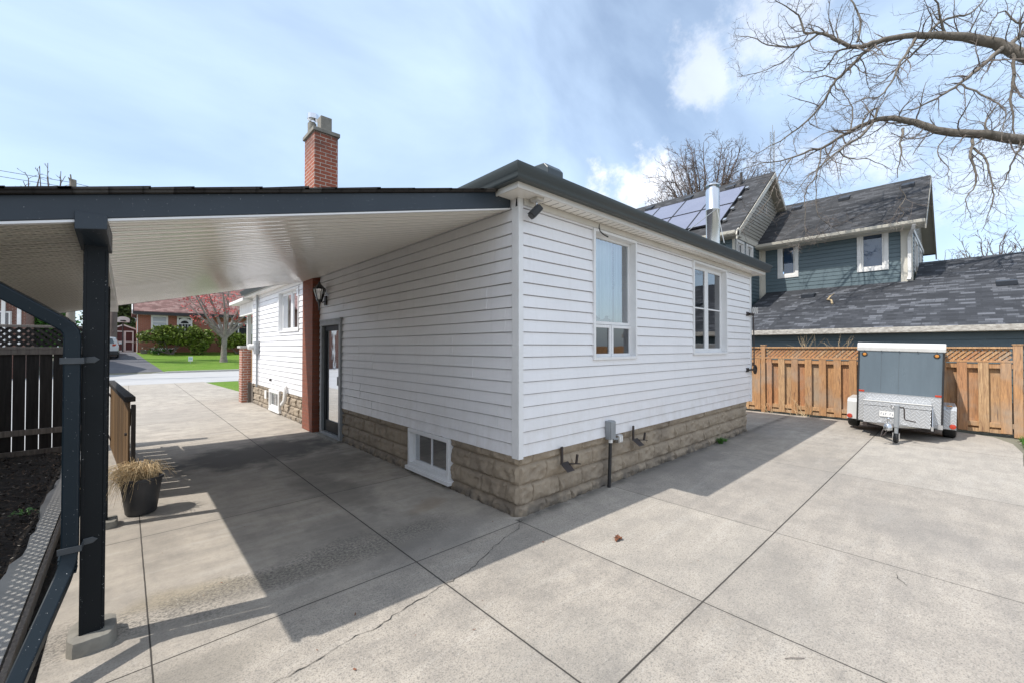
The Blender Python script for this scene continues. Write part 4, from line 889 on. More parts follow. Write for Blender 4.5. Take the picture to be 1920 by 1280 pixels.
gA, gB = V((-3.045, 6.45, 0)), V((-2.835, 3.22, 0)); gd = (gB - gA); gl_ = gd.length; gd.normalize(); gn = V((-gd.y, gd.x, 0))
gate = thing('wooden_gate', 'open wooden driveway gate of spaced boards with a dark top rail', 'gate', (-3.0, 4.8, 0))
def gp_(s, d, z): return gA + gd * s + gn * d + V((0, 0, z))
def gbox(m, s0, s1, d0, d1, z0, z1): return m.hexa([gp_(s0, d0, z0), gp_(s1, d0, z0), gp_(s1, d1, z0), gp_(s0, d1, z0), gp_(s0, d0, z1), gp_(s1, d0, z1), gp_(s1, d1, z1), gp_(s0, d1, z1)])
bd = MB(); s_ = .06; rr = random.Random(5)
while s_ < gl_ - .1:
    w_ = rr.uniform(.21, .33); w_ = min(w_, gl_ - .05 - s_); gbox(bd, s_, s_ + w_, -.009, .009, .10, 1.10); s_ += w_ + rr.choice((.030, .036, .042))
bd.build('gate_boards', 'gatewood', gate, bevel=.002)
gbox(MB(), -.02, gl_ + .02, -.045, .045, 1.10, 1.155).build('top_rail', 'oldwood', gate, bevel=.006)
fm_ = gbox(MB(), .02, gl_ - .02, .014, .045, .18, .27); gbox(fm_, .02, gl_ - .02, .014, .045, .88, .97); gbox(fm_, gl_ - .09, gl_, .014, .05, .08, 1.06); fm_.beam(gp_(.1, .03, .27), gp_(gl_ - .15, .03, .88), .03, .08)
fm_.build('gate_frame', 'oldwood', gate, bevel=.003)
MB().tube([gp_(gl_ - .05, -.02, .74), gp_(gl_ - .05, -.04, .74)], .016, 8).build('bolt', 'iron', gate)
[gbox(MB(), -.06, .30, -.02, -.013, z_ - .02, z_ + .02).build('hinge', 'iron', gate) for z_ in (.25, .93)]

YF = 7.0
of = thing('wooden_fence', 'old dark board fence with a lattice top behind the planting bed', 'fence', (-4.2, YF, 0))
fbm = MB(); rr = random.Random(8); x = -3.18
while x > -4.75:
    w_ = rr.uniform(.125, .142); fbm.box(x - w_, x, YF - .008 + rr.uniform(-.003, .003), YF + .012, .05, 1.58); x -= w_ + .009
y = YF - .05
while y > -3.0:
    w_ = rr.uniform(.125, .142); fbm.box(-4.68, -4.66, y - w_, y, .05, 1.58); y -= w_ + .009
fbm.build('fence_boards', 'oldwood', of, bevel=.002)
def lattice(m, fr, u0, u1, z0, z1, d, pitch, w, th, two=True):
    for sgn in ((1, -1) if two else (1,)):
        dd = d + (th * 1.02 if sgn < 0 else 0); H = z1 - z0; n = int((u1 - u0 + H) / pitch) + 1
        for i in range(n):
            a = u0 - H + i * pitch; p, q_ = a, a + H; zp, zq = (z0, z1) if sgn > 0 else (z1, z0)
            if p < u0: zp += (zq - zp) * (u0 - p) / (q_ - p); p = u0
            if q_ > u1: zq = zp + (zq - zp) * (u1 - p) / (q_ - p) if q_ > p else zq; q_ = u1
            if q_ - p > .02: m.beam(fr.p(p, dd, zp), fr.p(q_, dd, zq), th, w, fr.n)
lt = MB(); lattice(lt, Fr((-4.66, YF, 0), (1, 0, 0), (0, -1, 0)), 0, 1.5, 1.70, 2.0, -.01, .095, .008, .037)
lattice(lt, Fr((-4.67, -3, 0), (0, 1, 0), (1, 0, 0)), 0, 9.95, 1.70, 2.0, -.01, .095, .008, .037)
lt.build('lattice', 'oldwood', of)
rl = MB().box(-4.72, -3.16, YF - .045, YF - .010, 1.58, 1.66).box(-4.72, -3.16, YF - .05, YF + .03, 2.0, 2.04).box(-4.72, -3.16, YF - .045, YF - .010, .32, .41).box(-4.72, -3.16, YF - .05, YF + .03, 1.66, 1.70)
rl.box(-4.655, -4.62, -3, YF - .05, 1.58, 1.70).box(-4.70, -4.63, -3, YF - .05, 2.0, 2.04).box(-4.655, -4.62, -3, YF - .05, .32, .41)
rl.build('fence_rail', 'greywood', of, bevel=.004)
for (px_, py_) in ((-3.20, YF + .03), (-4.72, YF + .03)): MB().box(px_ - .045, px_ + .045, py_, py_ + .09, 0, 2.04).build('fence_post', 'oldwood', of, bevel=.004)
MB().box(-4.6, -3.2, YF - .14, YF - .10, -.02, .10).build('base_board', 'greywood', of, bevel=.004)
rr = random.Random(31)
for (c, n, lab) in (((-3.60, 3.35, .03), 46, 'small green weed near the middle of the dark bed'), ((-3.62, 1.35, .03), 60, 'leafy green weed at the near edge of the dark bed'), ((-3.70, 2.2, .03), 18, 'tiny green sprout in the dark bed between two weeds')):
    m = MB()
    for _ in range(n):
        a = rr.uniform(0, 6.28); r = rr.uniform(.01, .09); p = V(c) + V((math.cos(a) * r, math.sin(a) * r, rr.uniform(.0, .05))); d = V((math.cos(a), math.sin(a), rr.uniform(.0, .8))).normalized(); s2 = V((-d.y, d.x, 0)).normalized(); L = rr.uniform(.02, .045)
        m.add([p, p + d * L * .5 + s2 * L * .35, p + d * L, p + d * L * .5 - s2 * L * .35], [(0, 1, 2, 3)])
    tag(m.build('weed', 'weed'), lab, 'weed')
m = MB(); tuft(m, (4.86, -.06, 0), 110, .12, .09, rr, .6, .004); tuft(m, (5.1, -.05, 0), 40, .06, .07, rr, .6, .004); tag(m.build('weed', 'weed'), 'low green weed at the foot of the block wall', 'weed')
m = MB(); [tuft(m, (rr.uniform(8.0, 9.4), rr.uniform(-4.1, -3.68), -.03), 16, .12, .07, rr, .6, .004) for _ in range(60)]; [tuft(m, (rr.uniform(5.4, 8.0), rr.uniform(-4.0, -3.64), -.03), 14, .08, .06, rr, .6, .004) for _ in range(60)]
struct(m.build('grass_verge', 'weed'), 'stuff', 'strip of green grass along the edge of the slab by the cedar fence', 'grass')
lf = MB()
for (a, b, tw) in ((0, .055, .3), (.9, .04, -.4)):
    c = V((.33 + .02 * a, -.915, .006)); n = 8; pr_ = None
    for i in range(n + 1):
        t = i / n; w_ = .028 * math.sin(math.pi * min(.97, t + .03)) * (1 + .3 * math.sin(t * 20)); o = V((math.cos(.4 + a), math.sin(.4 + a), 0)); s2 = V((-o.y, o.x, 0))
        p = c + o * (t - .5) * 2 * b + V((0, 0, .012 * math.sin(t * 5 + a) ** 2)); cur = (p + s2 * w_ + V((0, 0, .015 * t)), p, p - s2 * w_ + V((0, 0, .018 * (1 - t))))
        if pr_: lf.quad(pr_[0], pr_[1], cur[1], cur[0]); lf.quad(pr_[1], pr_[2], cur[2], cur[1])
        pr_ = cur
tag(lf.build('dead_leaf', 'leafbrown', smooth=True), 'curled rust brown leaf lying on the sunlit slab', 'leaf')
struct(scatter(46, (-2.9, .6, -1.6, 1.8), .016, lambda x, y: .002, 15, .4).build('leaf_crumbs', 'leafbrown'), 'stuff', 'small dark leaf crumbs scattered on the slab near the carport', 'leaf litter')
tag(MB().tube([(-.225, -2.335, .006), (-.20, -2.355, .008), (-.17, -2.385, .008), (-.145, -2.405, .006)], .0022, 5).build('twig', 'twig'), 'thin dark twig lying on the slab in the foreground', 'twig')
# ------------------------------------------------------------------ cedar fence
XF = 9.60; cf = thing('cedar_fence', 'new orange cedar board fence with a slatted top behind the trailer', 'fence', (XF, -1.5, 0))
FC = Fr((XF, 0, 0), (0, 1, 0), (-1, 0, 0)); rr = random.Random(12)
def cedar_run(y0, y1):
    m = MB(); y = y0; k = 0
    while y < y1:
        w_ = .14
        if k % 2 == 0: m.fbox(FC, y, min(y + w_, y1), .045, .066, .03 + rr.uniform(0, .02), 1.395)
        else: m.fbox(FC, y - .02, min(y + w_ + .02, y1), -.045, -.024, .05, 1.37)
        y += w_ + .004; k += 1
    m.build('fence_boards', 'cedar', cf, bevel=.003)
    r = MB().fbox(FC, y0 - .05, y1 + .05, -.023, .044, 1.285, 1.375).fbox(FC, y0 - .05, y1 + .05, -.023, .044, .14, .23); r.fbox(FC, y0, y1, .0, .04, .03, .10)
    r.build('fence_rail', 'cedar', cf, bevel=.003)
    MB().fbox(FC, y0 - .05, y1 + .05, -.05, .072, 1.398, 1.438).fbox(FC, y0 - .05, y1 + .05, -.05, .072, 1.665, 1.70).build('cap_rail', 'cedar', cf, bevel=.004)
    l = MB(); lattice(l, FC, y0, y1, 1.43, 1.67, -.012, .088, .008, .044); l.build('lattice', 'cedar', cf)
cedar_run(-3.60, .55); cedar_run(.70, 3.4)
for yy, w_, h_ in ((.58, .10, 1.735), (-3.74, .12, 1.73), (3.45, .1, 1.73)): MB().fbox(FC, yy, yy + w_, -.05, .085, -.02, h_).fbox(FC, yy - .012, yy + w_ + .012, -.06, .097, h_, h_ + .02).build('fence_post', 'cedar', cf, bevel=.004)
m = MB(); m.fbox(FC, -6.5, -3.76, -.02, .075, .02, 1.72); m.build('solid_panel', 'cedar', cf, bevel=.004)
def deadstems(c, n, hgt, label):
    m = MB(); rr = random.Random(int(abs(c[1]) * 100))
    for _ in range(n):
        b = V(c) + V((rr.gauss(0, .03), rr.gauss(0, .09), 0)); p = [b]; d = V((rr.gauss(0, .15), rr.gauss(0, .3), 1)).normalized()
        for i in range(4): d = (d + V((rr.gauss(0, .15), rr.gauss(0, .3), 0))).normalized(); p.append(p[-1] + d * hgt * rr.uniform(.12, .3))
        m.tube(p, [.005, .004, .003, .0025, .0015], 3, False)
    return tag(m.build('dead_plant', 'straw'), label, 'dead plant')
deadstems((9.42, -.28, 0), 16, .5, 'pale dead stems standing at the foot of the cedar fence')
deadstems((9.44, .46, 0), 9, .35, 'small dead stems by the fence post near the house')
deadstems((9.78, -.30, 1.5), 14, .6, 'dead seed heads showing above the cedar fence')
deadstems((9.78, -1.0, 1.5), 14, .55, 'dead seed heads above the fence just left of the trailer')
# ------------------------------------------------------------------ trailer (local axes: x forward to the hitch, y to its left)
tr = thing('cargo_trailer', 'small blue grey cargo trailer with tread plate toolbox and white roof', 'trailer', (7.85, -2.115, .014), R(182.5)); tr.rotation_euler.x = R(-1.7)
# local y>0 is the trailer's left, which is the camera's right
def tb(m, *a): return m.box(*a)
WB = .595
tb(MB(), -1.55, -.012, -WB, WB, .22, 1.62).build('body', 'trailerblue', tr, bevel=.01, local=True)
fp = MB().box(-.012, .002, -WB + .02, WB - .02, .79, 1.60)
fp.build('front_panel', 'trailerblue', tr, local=True)
MB().box(-.012, .006, -WB + .02, WB - .02, .24, .788).build('kick_plate', 'plate', tr, local=True)
MB().box(-.012, .010, -WB + .02, WB - .02, .782, .795).build('panel_trim', 'alum', tr, local=True)
ed = MB()
for s in (-1, 1): ed.box(-.03, .014, s * WB - (.02 if s > 0 else .0), s * WB + (.0 if s > 0 else .02), .22, 1.62) if False else ed.box(-.03, .014, min(s * (WB - .022), s * (WB + .006)), max(s * (WB - .022), s * (WB + .006)), .22, 1.60)
ed.build('edge_trim', 'black', tr, local=True, bevel=.003)
rp = [(-1.58, 1.60), (.02, 1.60), (.026, 1.66), (.014, 1.72), (-.03, 1.755), (-1.53, 1.755), (-1.575, 1.72)]
MB().prism([(x, -WB - .02, z) for x, z in rp], (0, 2 * WB + .04, 0)).build('roof_cap', 'gelcoat', tr, bevel=.012, local=True)
riv = MB()
for k_ in range(5): riv.lathe((.026, -.5 + k_ * .25, 1.603), [(.010, 0), (.008, .006), (0, .008)], 8, (1, 0, 0)); riv.box(.002, .003, -.502 + k_ * .25, -.4985 + k_ * .25, .80, 1.60) if k_ in (1, 2) else None
riv.build('rivets', 'strap', tr, local=True)
for s in (-1, 1):
    lm = MB().lathe((.002, s * .50, 1.535), [(.045, 0), (.045, .008), (.032, .012), (.0, .0125)], 20, (1, 0, 0)).build('clearance_light', 'black', tr, local=True, smooth=True)
    MB().lathe((.012, s * .50, 1.535), [(.030, 0), (.022, .010), (0, .013)], 16, (1, 0, 0)).build('lens', 'amber', lm, local=True, smooth=True)
    MB().box(.006, .014, min(s * .49, s * .575), max(s * .49, s * .575), .80, .835).build('reflector', 'redlens', tr, local=True, bevel=.004)
tbm = MB().prism([(.006, -.466, .26), (.37, -.466, .26), (.38, -.466, .58), (.006, -.466, .58)], (0, .91, 0)).build('toolbox', 'plate', tr, local=True, bevel=.008)
MB().prism([(.004, -.471, .585), (.39, -.471, .585), (.39, -.471, .66), (.36, -.471, .675), (.004, -.471, .70)], (0, .92, 0)).build('toolbox_lid', 'plate', tbm, local=True, bevel=.008)
MB().box(.36, .40, -.476, .454, .665, .685).build('lid_lip', 'gelcoat', tbm, local=True, bevel=.006)
MB().box(.383, .400, -.08, .02, .575, .635).box(.40, .412, -.06, .0, .59, .615).build('latch', 'steel', tbm, local=True, bevel=.004)
MB().box(.02, .36, .45, .48, .23, .30).box(.02, .06, .535, .60, .23, .31).build('frame_rail', 'alum', tr, local=True)
MB().prism([(.0, .46, .60), (.33, .46, .26), (.0, .46, .26)], (0, .012, 0)).build('gusset', 'alum', tr, local=True)
tg = MB().beam((.0, -.40, .225), (.78, -.08, .30), .05, .06).beam((.0, .30, .225), (.78, -.08, .30), .05, .06).beam((.6, -.08, .29), (1.0, -.08, .31), .06, .06)
tg.build('tongue', 'alum', tr, local=True, bevel=.004)
cpl = MB().lathe((1.02, -.08, .30), [(.03, -.06), (.06, -.04), (.065, .02), (.045, .06), (.0, .07)], 16).box(.90, 1.0, -.115, -.045, .30, .36).tube([(.96, -.08, .36), (.97, -.08, .43)], .012, 8).lathe((.97, -.08, .43), [(.02, 0), (.024, .015), (.012, .03), (0, .032)], 12).build('coupler', 'steel', tr, local=True, smooth=True)
MB().tube([(.86, -.12, .28), (.92, -.16, .20), (1.0, -.17, .13), (1.04, -.13, .16), (1.02, -.09, .24)], .010, 6).build('safety_chain', 'iron', tr, local=True)
jk = MB().lathe((.72, .015, 0), [(.038, .28), (.038, .66), (.0, .67)], 14).lathe((.72, .015, 0), [(.028, .16), (.028, .30)], 12).build('jack', 'greymetal', tr, local=True, smooth=True)
MB().tube([(.72, .015, .63), (.72, .10, .635), (.72, .11, .60), (.72, .115, .45), (.72, .13, .42), (.72, .26, .40)], .010, 8).build('crank', 'iron', jk, local=True, smooth=True)
MB().lathe((.735, -.015, .085), [(.03, 0), (.075, .003), (.085, .015), (.085, .045), (.075, .057), (.03, .06)], 22, (.15, 1, 0)).build('jockey_wheel', 'rubber', jk, local=True, smooth=True)
MB().box(.70, .76, -.032, -.020, .07, .18).box(.70, .76, .050, .062, .07, .18).build('wheel_fork', 'steel', jk, local=True)
npm = MB().box(.392, .396, -.235, -.02, .40, .50).build('number_plate', 'whitepaint', tr, local=True, bevel=.003)
gl2 = MB(); rr = random.Random(2)
for k_ in range(6):
    y_ = -.215 + k_ * .031
    if k_ == 3: continue
    gl2.box(.3962, .3972, y_, y_ + .006, .43, .47); gl2.box(.3962, .3972, y_ + .006, y_ + .018, .43 if k_ % 2 else .463, .437 if k_ % 2 else .47)
gl2.build('plate_characters', pm('plate_blue', (.06, .09, .16), (.05, .07, .13), 9, .5), npm, local=True)
for s in (-1, 1):
    mt = 'gelcoat' if s < 0 else 'plate'; ya, yb = sorted((s * (WB + .012), s * (WB + .18)))
    fd = MB().prism([(-.25, ya, .21), (-.25, ya, .56), (-.32, ya, .62), (-1.12, ya, .62), (-1.19, ya, .56), (-1.19, ya, .24), (-1.16, ya, .24), (-1.16, ya, .55), (-1.11, ya, .595), (-.33, ya, .595), (-.28, ya, .55), (-.28, ya, .21)], (0, yb - ya, 0)).build('fender', mt, tr, local=True, bevel=.004)
    fd['label'] = 'white fender' if s < 0 else 'tread plate fender'
    MB().lathe((-.249, s * (WB + .135), .265), [(.045, 0), (.040, .016), (.0, .022)], 18, (1, 0, 0)).build('marker_light', 'redlens', fd, local=True, smooth=True)
    if s > 0: MB().box(-.30, -.27, s * (WB + .05), s * (WB + .12), .622, .645).build('side_marker', 'amber', fd, local=True, bevel=.003)
    wl = MB().lathe((-.72, s * (WB + .015), .275), [(.15, 0), (.24, .0), (.27, .02), (.275, .05), (.275, .13), (.27, .16), (.24, .18), (.15, .18)], 30, (0, s, 0)).build('wheel', 'rubber', tr, local=True, smooth=True)
    MB().lathe((-.72, s * (WB + .025), .275), [(.0, .15), (.05, .15), (.06, .13), (.13, .12), (.15, .165), (.155, .165)], 24, (0, s, 0)).build('rim', 'alum', wl, local=True, smooth=True)
MB().box(-1.4, .0, -.5, .5, .15, .219).tube([(-.72, -.7, .275), (-.72, .7, .275)], .03, 8).build('chassis', 'iron', tr, local=True)
# ------------------------------------------------------------------ neighbour's garage and house
def xbox_roof(m, x0, z0, x1, z1, y0, y1, th=.06):
    return m.prism([(x0, y0, z0), (x1, y0, z1), (x1, y0, z1 - th), (x0, y0, z0 - th)], (0, y1 - y0, 0))
ga = thing('garage', 'teal garage with a long dark shingled roof beyond the cedar fence', 'garage', (12, -1.5, 0))
GX, GS = 10.30, .39; gz = lambda x: 2.15 + GS * (x - 10.2)
FG = Fr((10.45, -5.0, 0), (0, 1, 0), (-1, 0, 0))
lap_siding(FG, 0, 6.7, .0, 2.14, e=.155, lap=.014, seams=False).build('siding', 'teal', ga)
MB().box(10.44, 10.475, 1.62, 1.72, 0, 2.1).box(10.425, 10.44, 1.56, 1.71, 0, 2.06).build('corner_board', 'cream', ga, bevel=.004)
gw = MB().box(10.47, 13.98, -5.0, -4.9, 0, 2.1).box(10.47, 13.98, 1.60, 1.70, 0, 2.1)
gw.add([(10.47, 1.70, 2.1), (13.98, 1.70, 2.1), (13.98, 1.70, gz(13.98) - .05), (10.47, 1.70, gz(10.47) - .05)], [(0, 1, 2, 3)]); gw.build('wall', 'teal', ga)
grf = MB(); xbox_roof(grf, 10.2, gz(10.2), 13.985, gz(13.985), -5.2, 1.80); xbox_roof(grf, 13.986, gz(13.986), 16.0, gz(16.0), -5.2, -2.02); xbox_roof(grf, 16.0, gz(16.0), 21.5, gz(16) - .39 * 5.5, -5.2, -2.02)
grf.build('roof', 'garshingle', ga)
gf = MB().prism([(10.165, -5.22, 2.155), (10.2, -5.22, 2.155), (10.2, -5.22, 2.03), (10.165, -5.22, 2.03)], (0, 7.03, 0)); gf.build('fascia', pm('peeling_fascia', (.56, .54, .49), (.22, .20, .175), 7, .8, bump=.3, stretch=(1, 1.5, 4)), ga, bevel=.004)
MB().box(10.2, 10.44, -5.0, 1.75, 2.02, 2.04).build('soffit', 'cream', ga)
def vent(p, sl, parent, mat='black', s=1.0):
    x, y, z = p; k_ = MB().prism([(x - .18 * s, y - .17 * s, z - .18 * s * sl + .005), (x + .16 * s, y - .17 * s, z + .16 * s * sl), (x + .16 * s, y - .17 * s, z + .16 * s * sl + .05 * s), (x - .20 * s, y - .17 * s, z - .2 * s * sl + .13 * s)], (0, .34 * s, 0))
    return k_.build('roof_vent', mat, parent, bevel=.01)
ventm = pm('vent_slate', (.030, .036, .048), (.022, .027, .036), 4, .5)
vent((13.15, .38, gz(13.15)), GS, ga, ventm); vent((13.0, -3.7, gz(13.0)), GS, ga, ventm)
stk = MB().tube([(12.15, -.40, gz(12.15) + .03), (12.35, -.34, gz(12.35) + .08), (12.5, -.22, gz(12.5) + .05), (12.68, -.26, gz(12.68) + .09), (12.82, -.20, gz(12.82) + .06)], [.028, .024, .02, .018, .012], 6).tube([(12.68, -.26, gz(12.68) + .09), (12.86, -.33, gz(12.86) + .12)], [.012, .006], 5)
tag(stk.build('fallen_branch', 'straw', smooth=True), 'pale crooked dead branch lying on the garage roof', 'branch')
# --- two-storey house
nb = thing('neighbour_house', 'two storey teal house with cream trim and steep dark roofs', 'house', (15, 0, 0))
BX = 14.0; YA, YR = 2.0, -1.95
FBW = Fr((BX, YR, 0), (0, 1, 0), (-1, 0, 0))
wB1 = (1.36 - YR - .47 - .09, 1.36 - YR + .10, 4.05, 5.28)
uw = lambda y: y - YR
w_a = (uw(.84), uw(1.46), 4.08, 5.28); w_b = (uw(-1.46), uw(-.72), 4.02, 5.30)
lap_siding(FBW, 0, YA - YR, 3.0, 5.35, e=.125, lap=.012, holes=(w_a, w_b), seams=False).build('siding', 'teal', nb)
for wv in (w_a, w_b): window(nb, FBW, *wv, [(0, 1, 0, 1, .03)], case=.10, proud=.035, recess=.06, sash=.05, gm='skyglass', cm='whitepaint', back='skytint')
cbm = MB().box(13.955, 14.0, YR - .02, YR + .22, 2.9, 5.30).box(13.97, 14.15, YR - .035, YR - .01, 2.9, 5.3).box(13.965, 14.0, YA - .16, YA, 3.0, 5.3).box(13.97, 14.0, YR + .2, YA - .16, 5.12, 5.30)
cbm.build('corner_board', 'cream', nb, bevel=.004)
zB = lambda x: 5.27 + .687 * (x - 13.5)
rb_ = MB(); xbox_roof(rb_, 13.42, zB(13.42), 16.5, zB(16.5), -2.28, 3.2, .05); xbox_roof(rb_, 16.5, zB(16.5), 19.58, zB(13.42), -2.28, 3.2, .05); rb_.build('roof', 'nbshingle', nb)
rk = MB(); xbox_roof(rk, 13.40, zB(13.40) - .05, 16.5, zB(16.5) - .05, -2.30, -2.265, .17); xbox_roof(rk, 16.5, zB(16.5) - .05, 19.6, zB(13.4) - .05, -2.30, -2.265, .17)
xbox_roof(rk, 13.6, zB(13.6) - .14, 16.5, zB(16.5) - .14, -2.264, YR + .02, .012); xbox_roof(rk, 16.5, zB(16.5) - .14, 19.4, zB(13.6) - .14, -2.264, YR + .02, .012)
rk.build('rake_board', 'taupe', nb)
MB().box(13.47, 14.0, -2.26, YA, 5.13, 5.15).box(13.45, 13.475, -2.27, YA, 5.12, 5.24).build('soffit', 'cream', nb)
gB_ = MB(); FBG = Fr((13.37, 0, 0), (0, 1, 0), (0, 0, 0))
gB_.prism([(13.45, -2.28, 5.25), (13.33, -2.28, 5.25), (13.35, -2.28, 5.17), (13.39, -2.28, 5.14), (13.45, -2.28, 5.14)], (0, YA + 2.30, 0)); gB_.build('gutter', 'cream', nb, bevel=.006)
dsB = MB().rtube([(13.40, -2.05, 5.15), (13.50, -2.03, 5.05), (13.86, -1.93, 4.92), (13.92, -1.92, 4.8), (13.92, -1.92, 3.75), (13.86, -1.90, 3.64)], .08, .07, (0, 1, 0)); dsB.build('downspout', 'whitepaint', nb, bevel=.006)
FGB = Fr((0, YR, 0), (1, 0, 0), (0, -1, 0))
wg1 = (15.0, 16.3, 4.0, 5.1); wg2 = (17.0, 18.0, 4.0, 5.1)
lap_siding(FGB, 14.0, 19.0, 3.0, 5.25, e=.125, lap=.012, holes=(wg1, wg2), seams=False).build('siding', 'teal', nb)
lap_siding(FGB, 13.6, 19.4, 5.28, 7.25, e=.11, lap=.014, seams=False, top=lambda z: (16.5 - max(0, (zB(16.5) - .2 - z)) / .687, 16.5 + max(0, (zB(16.5) - .2 - z)) / .687)).build('gable_siding', 'taupe', nb)
MB().fbox(FGB, 13.97, 19.03, .0, .035, 5.16, 5.285).build('belt_board', 'whitepaint', nb)
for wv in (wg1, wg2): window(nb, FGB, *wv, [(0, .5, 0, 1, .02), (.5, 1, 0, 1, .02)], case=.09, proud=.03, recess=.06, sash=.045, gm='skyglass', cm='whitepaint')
for (y_) in (1.33, -.11, -1.77): vent((16.0, y_, zB(16.0)), .687, nb, ventm, .9)
# steeper wing on the left with the solar array
zA = lambda x: 5.34 + .7587 * (x - 10.99); XR = 14.72
ra = MB(); xbox_roof(ra, 10.86, zA(10.86), XR, zA(XR), 1.72, 9.5, .05); xbox_roof(ra, XR, zA(XR), 18.58, zA(10.86), 1.72, 9.5, .05); ra.build('roof', 'nbshingle', nb)
rk = MB(); xbox_roof(rk, 10.84, zA(10.84) - .05, XR, zA(XR) - .05, 1.695, 1.73, .18); xbox_roof(rk, XR, zA(XR) - .05, 18.6, zA(10.84) - .05, 1.695, 1.73, .18)
rk.hexa([V(p) for p in ((10.80, 1.695, 5.12), (10.99, 1.695, 5.12), (10.99, 1.73, 5.12), (10.80, 1.73, 5.12), (10.84, 1.695, 5.25), (10.99, 1.695, 5.36), (10.99, 1.73, 5.36), (10.84, 1.73, 5.25))])
rk.build('rake_board', 'cream', nb)
so_ = MB(); xbox_roof(so_, 11.0, zA(11.0) - .20, XR, zA(XR) - .20, 1.731, 2.02, .012); xbox_roof(so_, XR, zA(XR) - .20, 18.4, zA(11.04) - .20, 1.731, 2.02, .012); so_.box(10.86, 11.35, 1.74, 9.4, 5.12, 5.14); so_.build('soffit', 'taupe', nb)
FAG = Fr((0, YA, 0), (1, 0, 0), (0, -1, 0))
lap_siding(FAG, 11.2, 18.3, 5.36, 8.1, e=.125, lap=.016, seams=False, top=lambda z: (XR - max(0, (zA(XR) - .22 - z)) / .7587, XR + max(0, (zA(XR) - .22 - z)) / .7587)).build('gable_siding', 'taupe', nb)
wa1 = (11.55, 12.25, 4.62, 5.16); wa2 = (12.45, 13.10, 4.62, 5.16)
lap_siding(FAG, 11.3, 14.0, 2.0, 5.2, e=.125, lap=.012, holes=(wa1, wa2), seams=False).build('siding', 'teal', nb)
MB().fbox(FAG, 11.28, 14.0, .0, .04, 5.2, 5.37).fbox(FAG, 11.28, 11.46, .0, .03, 2.0, 5.2).fbox(FAG, 13.82, 13.98, .0, .03, 2.0, 5.2).build('belt_board', 'cream', nb, bevel=.004)
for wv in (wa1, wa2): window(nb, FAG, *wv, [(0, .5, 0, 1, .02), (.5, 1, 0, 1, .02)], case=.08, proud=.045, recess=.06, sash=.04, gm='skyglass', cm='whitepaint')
lap_siding(Fr((11.3, YA, 0), (0, 1, 0), (-1, 0, 0)), 0, 7.4, 2.0, 5.14, e=.125, lap=.012, seams=False).build('siding', 'teal', nb)
gA_ = MB().prism([(10.88, 1.74, 5.26), (10.76, 1.74, 5.26), (10.78, 1.74, 5.18), (10.82, 1.74, 5.15), (10.88, 1.74, 5.15)], (0, 7.6, 0)); gA_.build('gutter', 'cream', nb, bevel=.006)
MB().box(13.2, 13.9, 2.0, 2.0 + .01, 3.0, 3.01).build('wall_ledge', 'cream', nb)
nz_ = V((-.7587, 0, 1)).normalized()
def on_roof(x, y, h): return V((x, y, zA(x))) + nz_ * h
for r_ in range(2):
    for c_2 in range(4):
        xa = 11.45 + r_ * 1.24; xb = xa + 1.20; ya = 2.42 + c_2 * 1.12; yb = ya + 1.09
        pnl = MB().hexa([on_roof(xa, ya, .06), on_roof(xb, ya, .06), on_roof(xb, yb, .06), on_roof(xa, yb, .06), on_roof(xa, ya, .10), on_roof(xb, ya, .10), on_roof(xb, yb, .10), on_roof(xa, yb, .10)]).build('solar_panel', 'solar', nb, bevel=.006)
        fr_ = MB()
        for (p, q_) in (((xa, ya), (xb, ya)), ((xb, ya), (xb, yb)), ((xb, yb), (xa, yb)), ((xa, yb), (xa, ya))): fr_.beam(on_roof(*p, .095), on_roof(*q_, .095), .02, .03, nz_)
        fr_.build('panel_frame', 'black', pnl)
cl = MB()
for x_ in (11.6, 12.3, 13.0, 13.7): obox(cl, on_roof(x_, 2.32, .07), V((.06, 0, .045)), V((0, .05, 0)), nz_ * .03)
cl.build('array_clamp', 'alum', nb)
for y_ in (3.1, 4.75, 6.5): vent((14.3, y_, zA(14.3)), .76, nb, ventm, .9)
MB().tube([(14.35, 2.75, zA(14.35)), (14.35, 2.75, zA(14.35) + .45)], .05, 10).build('vent_pipe', 'black', nb)
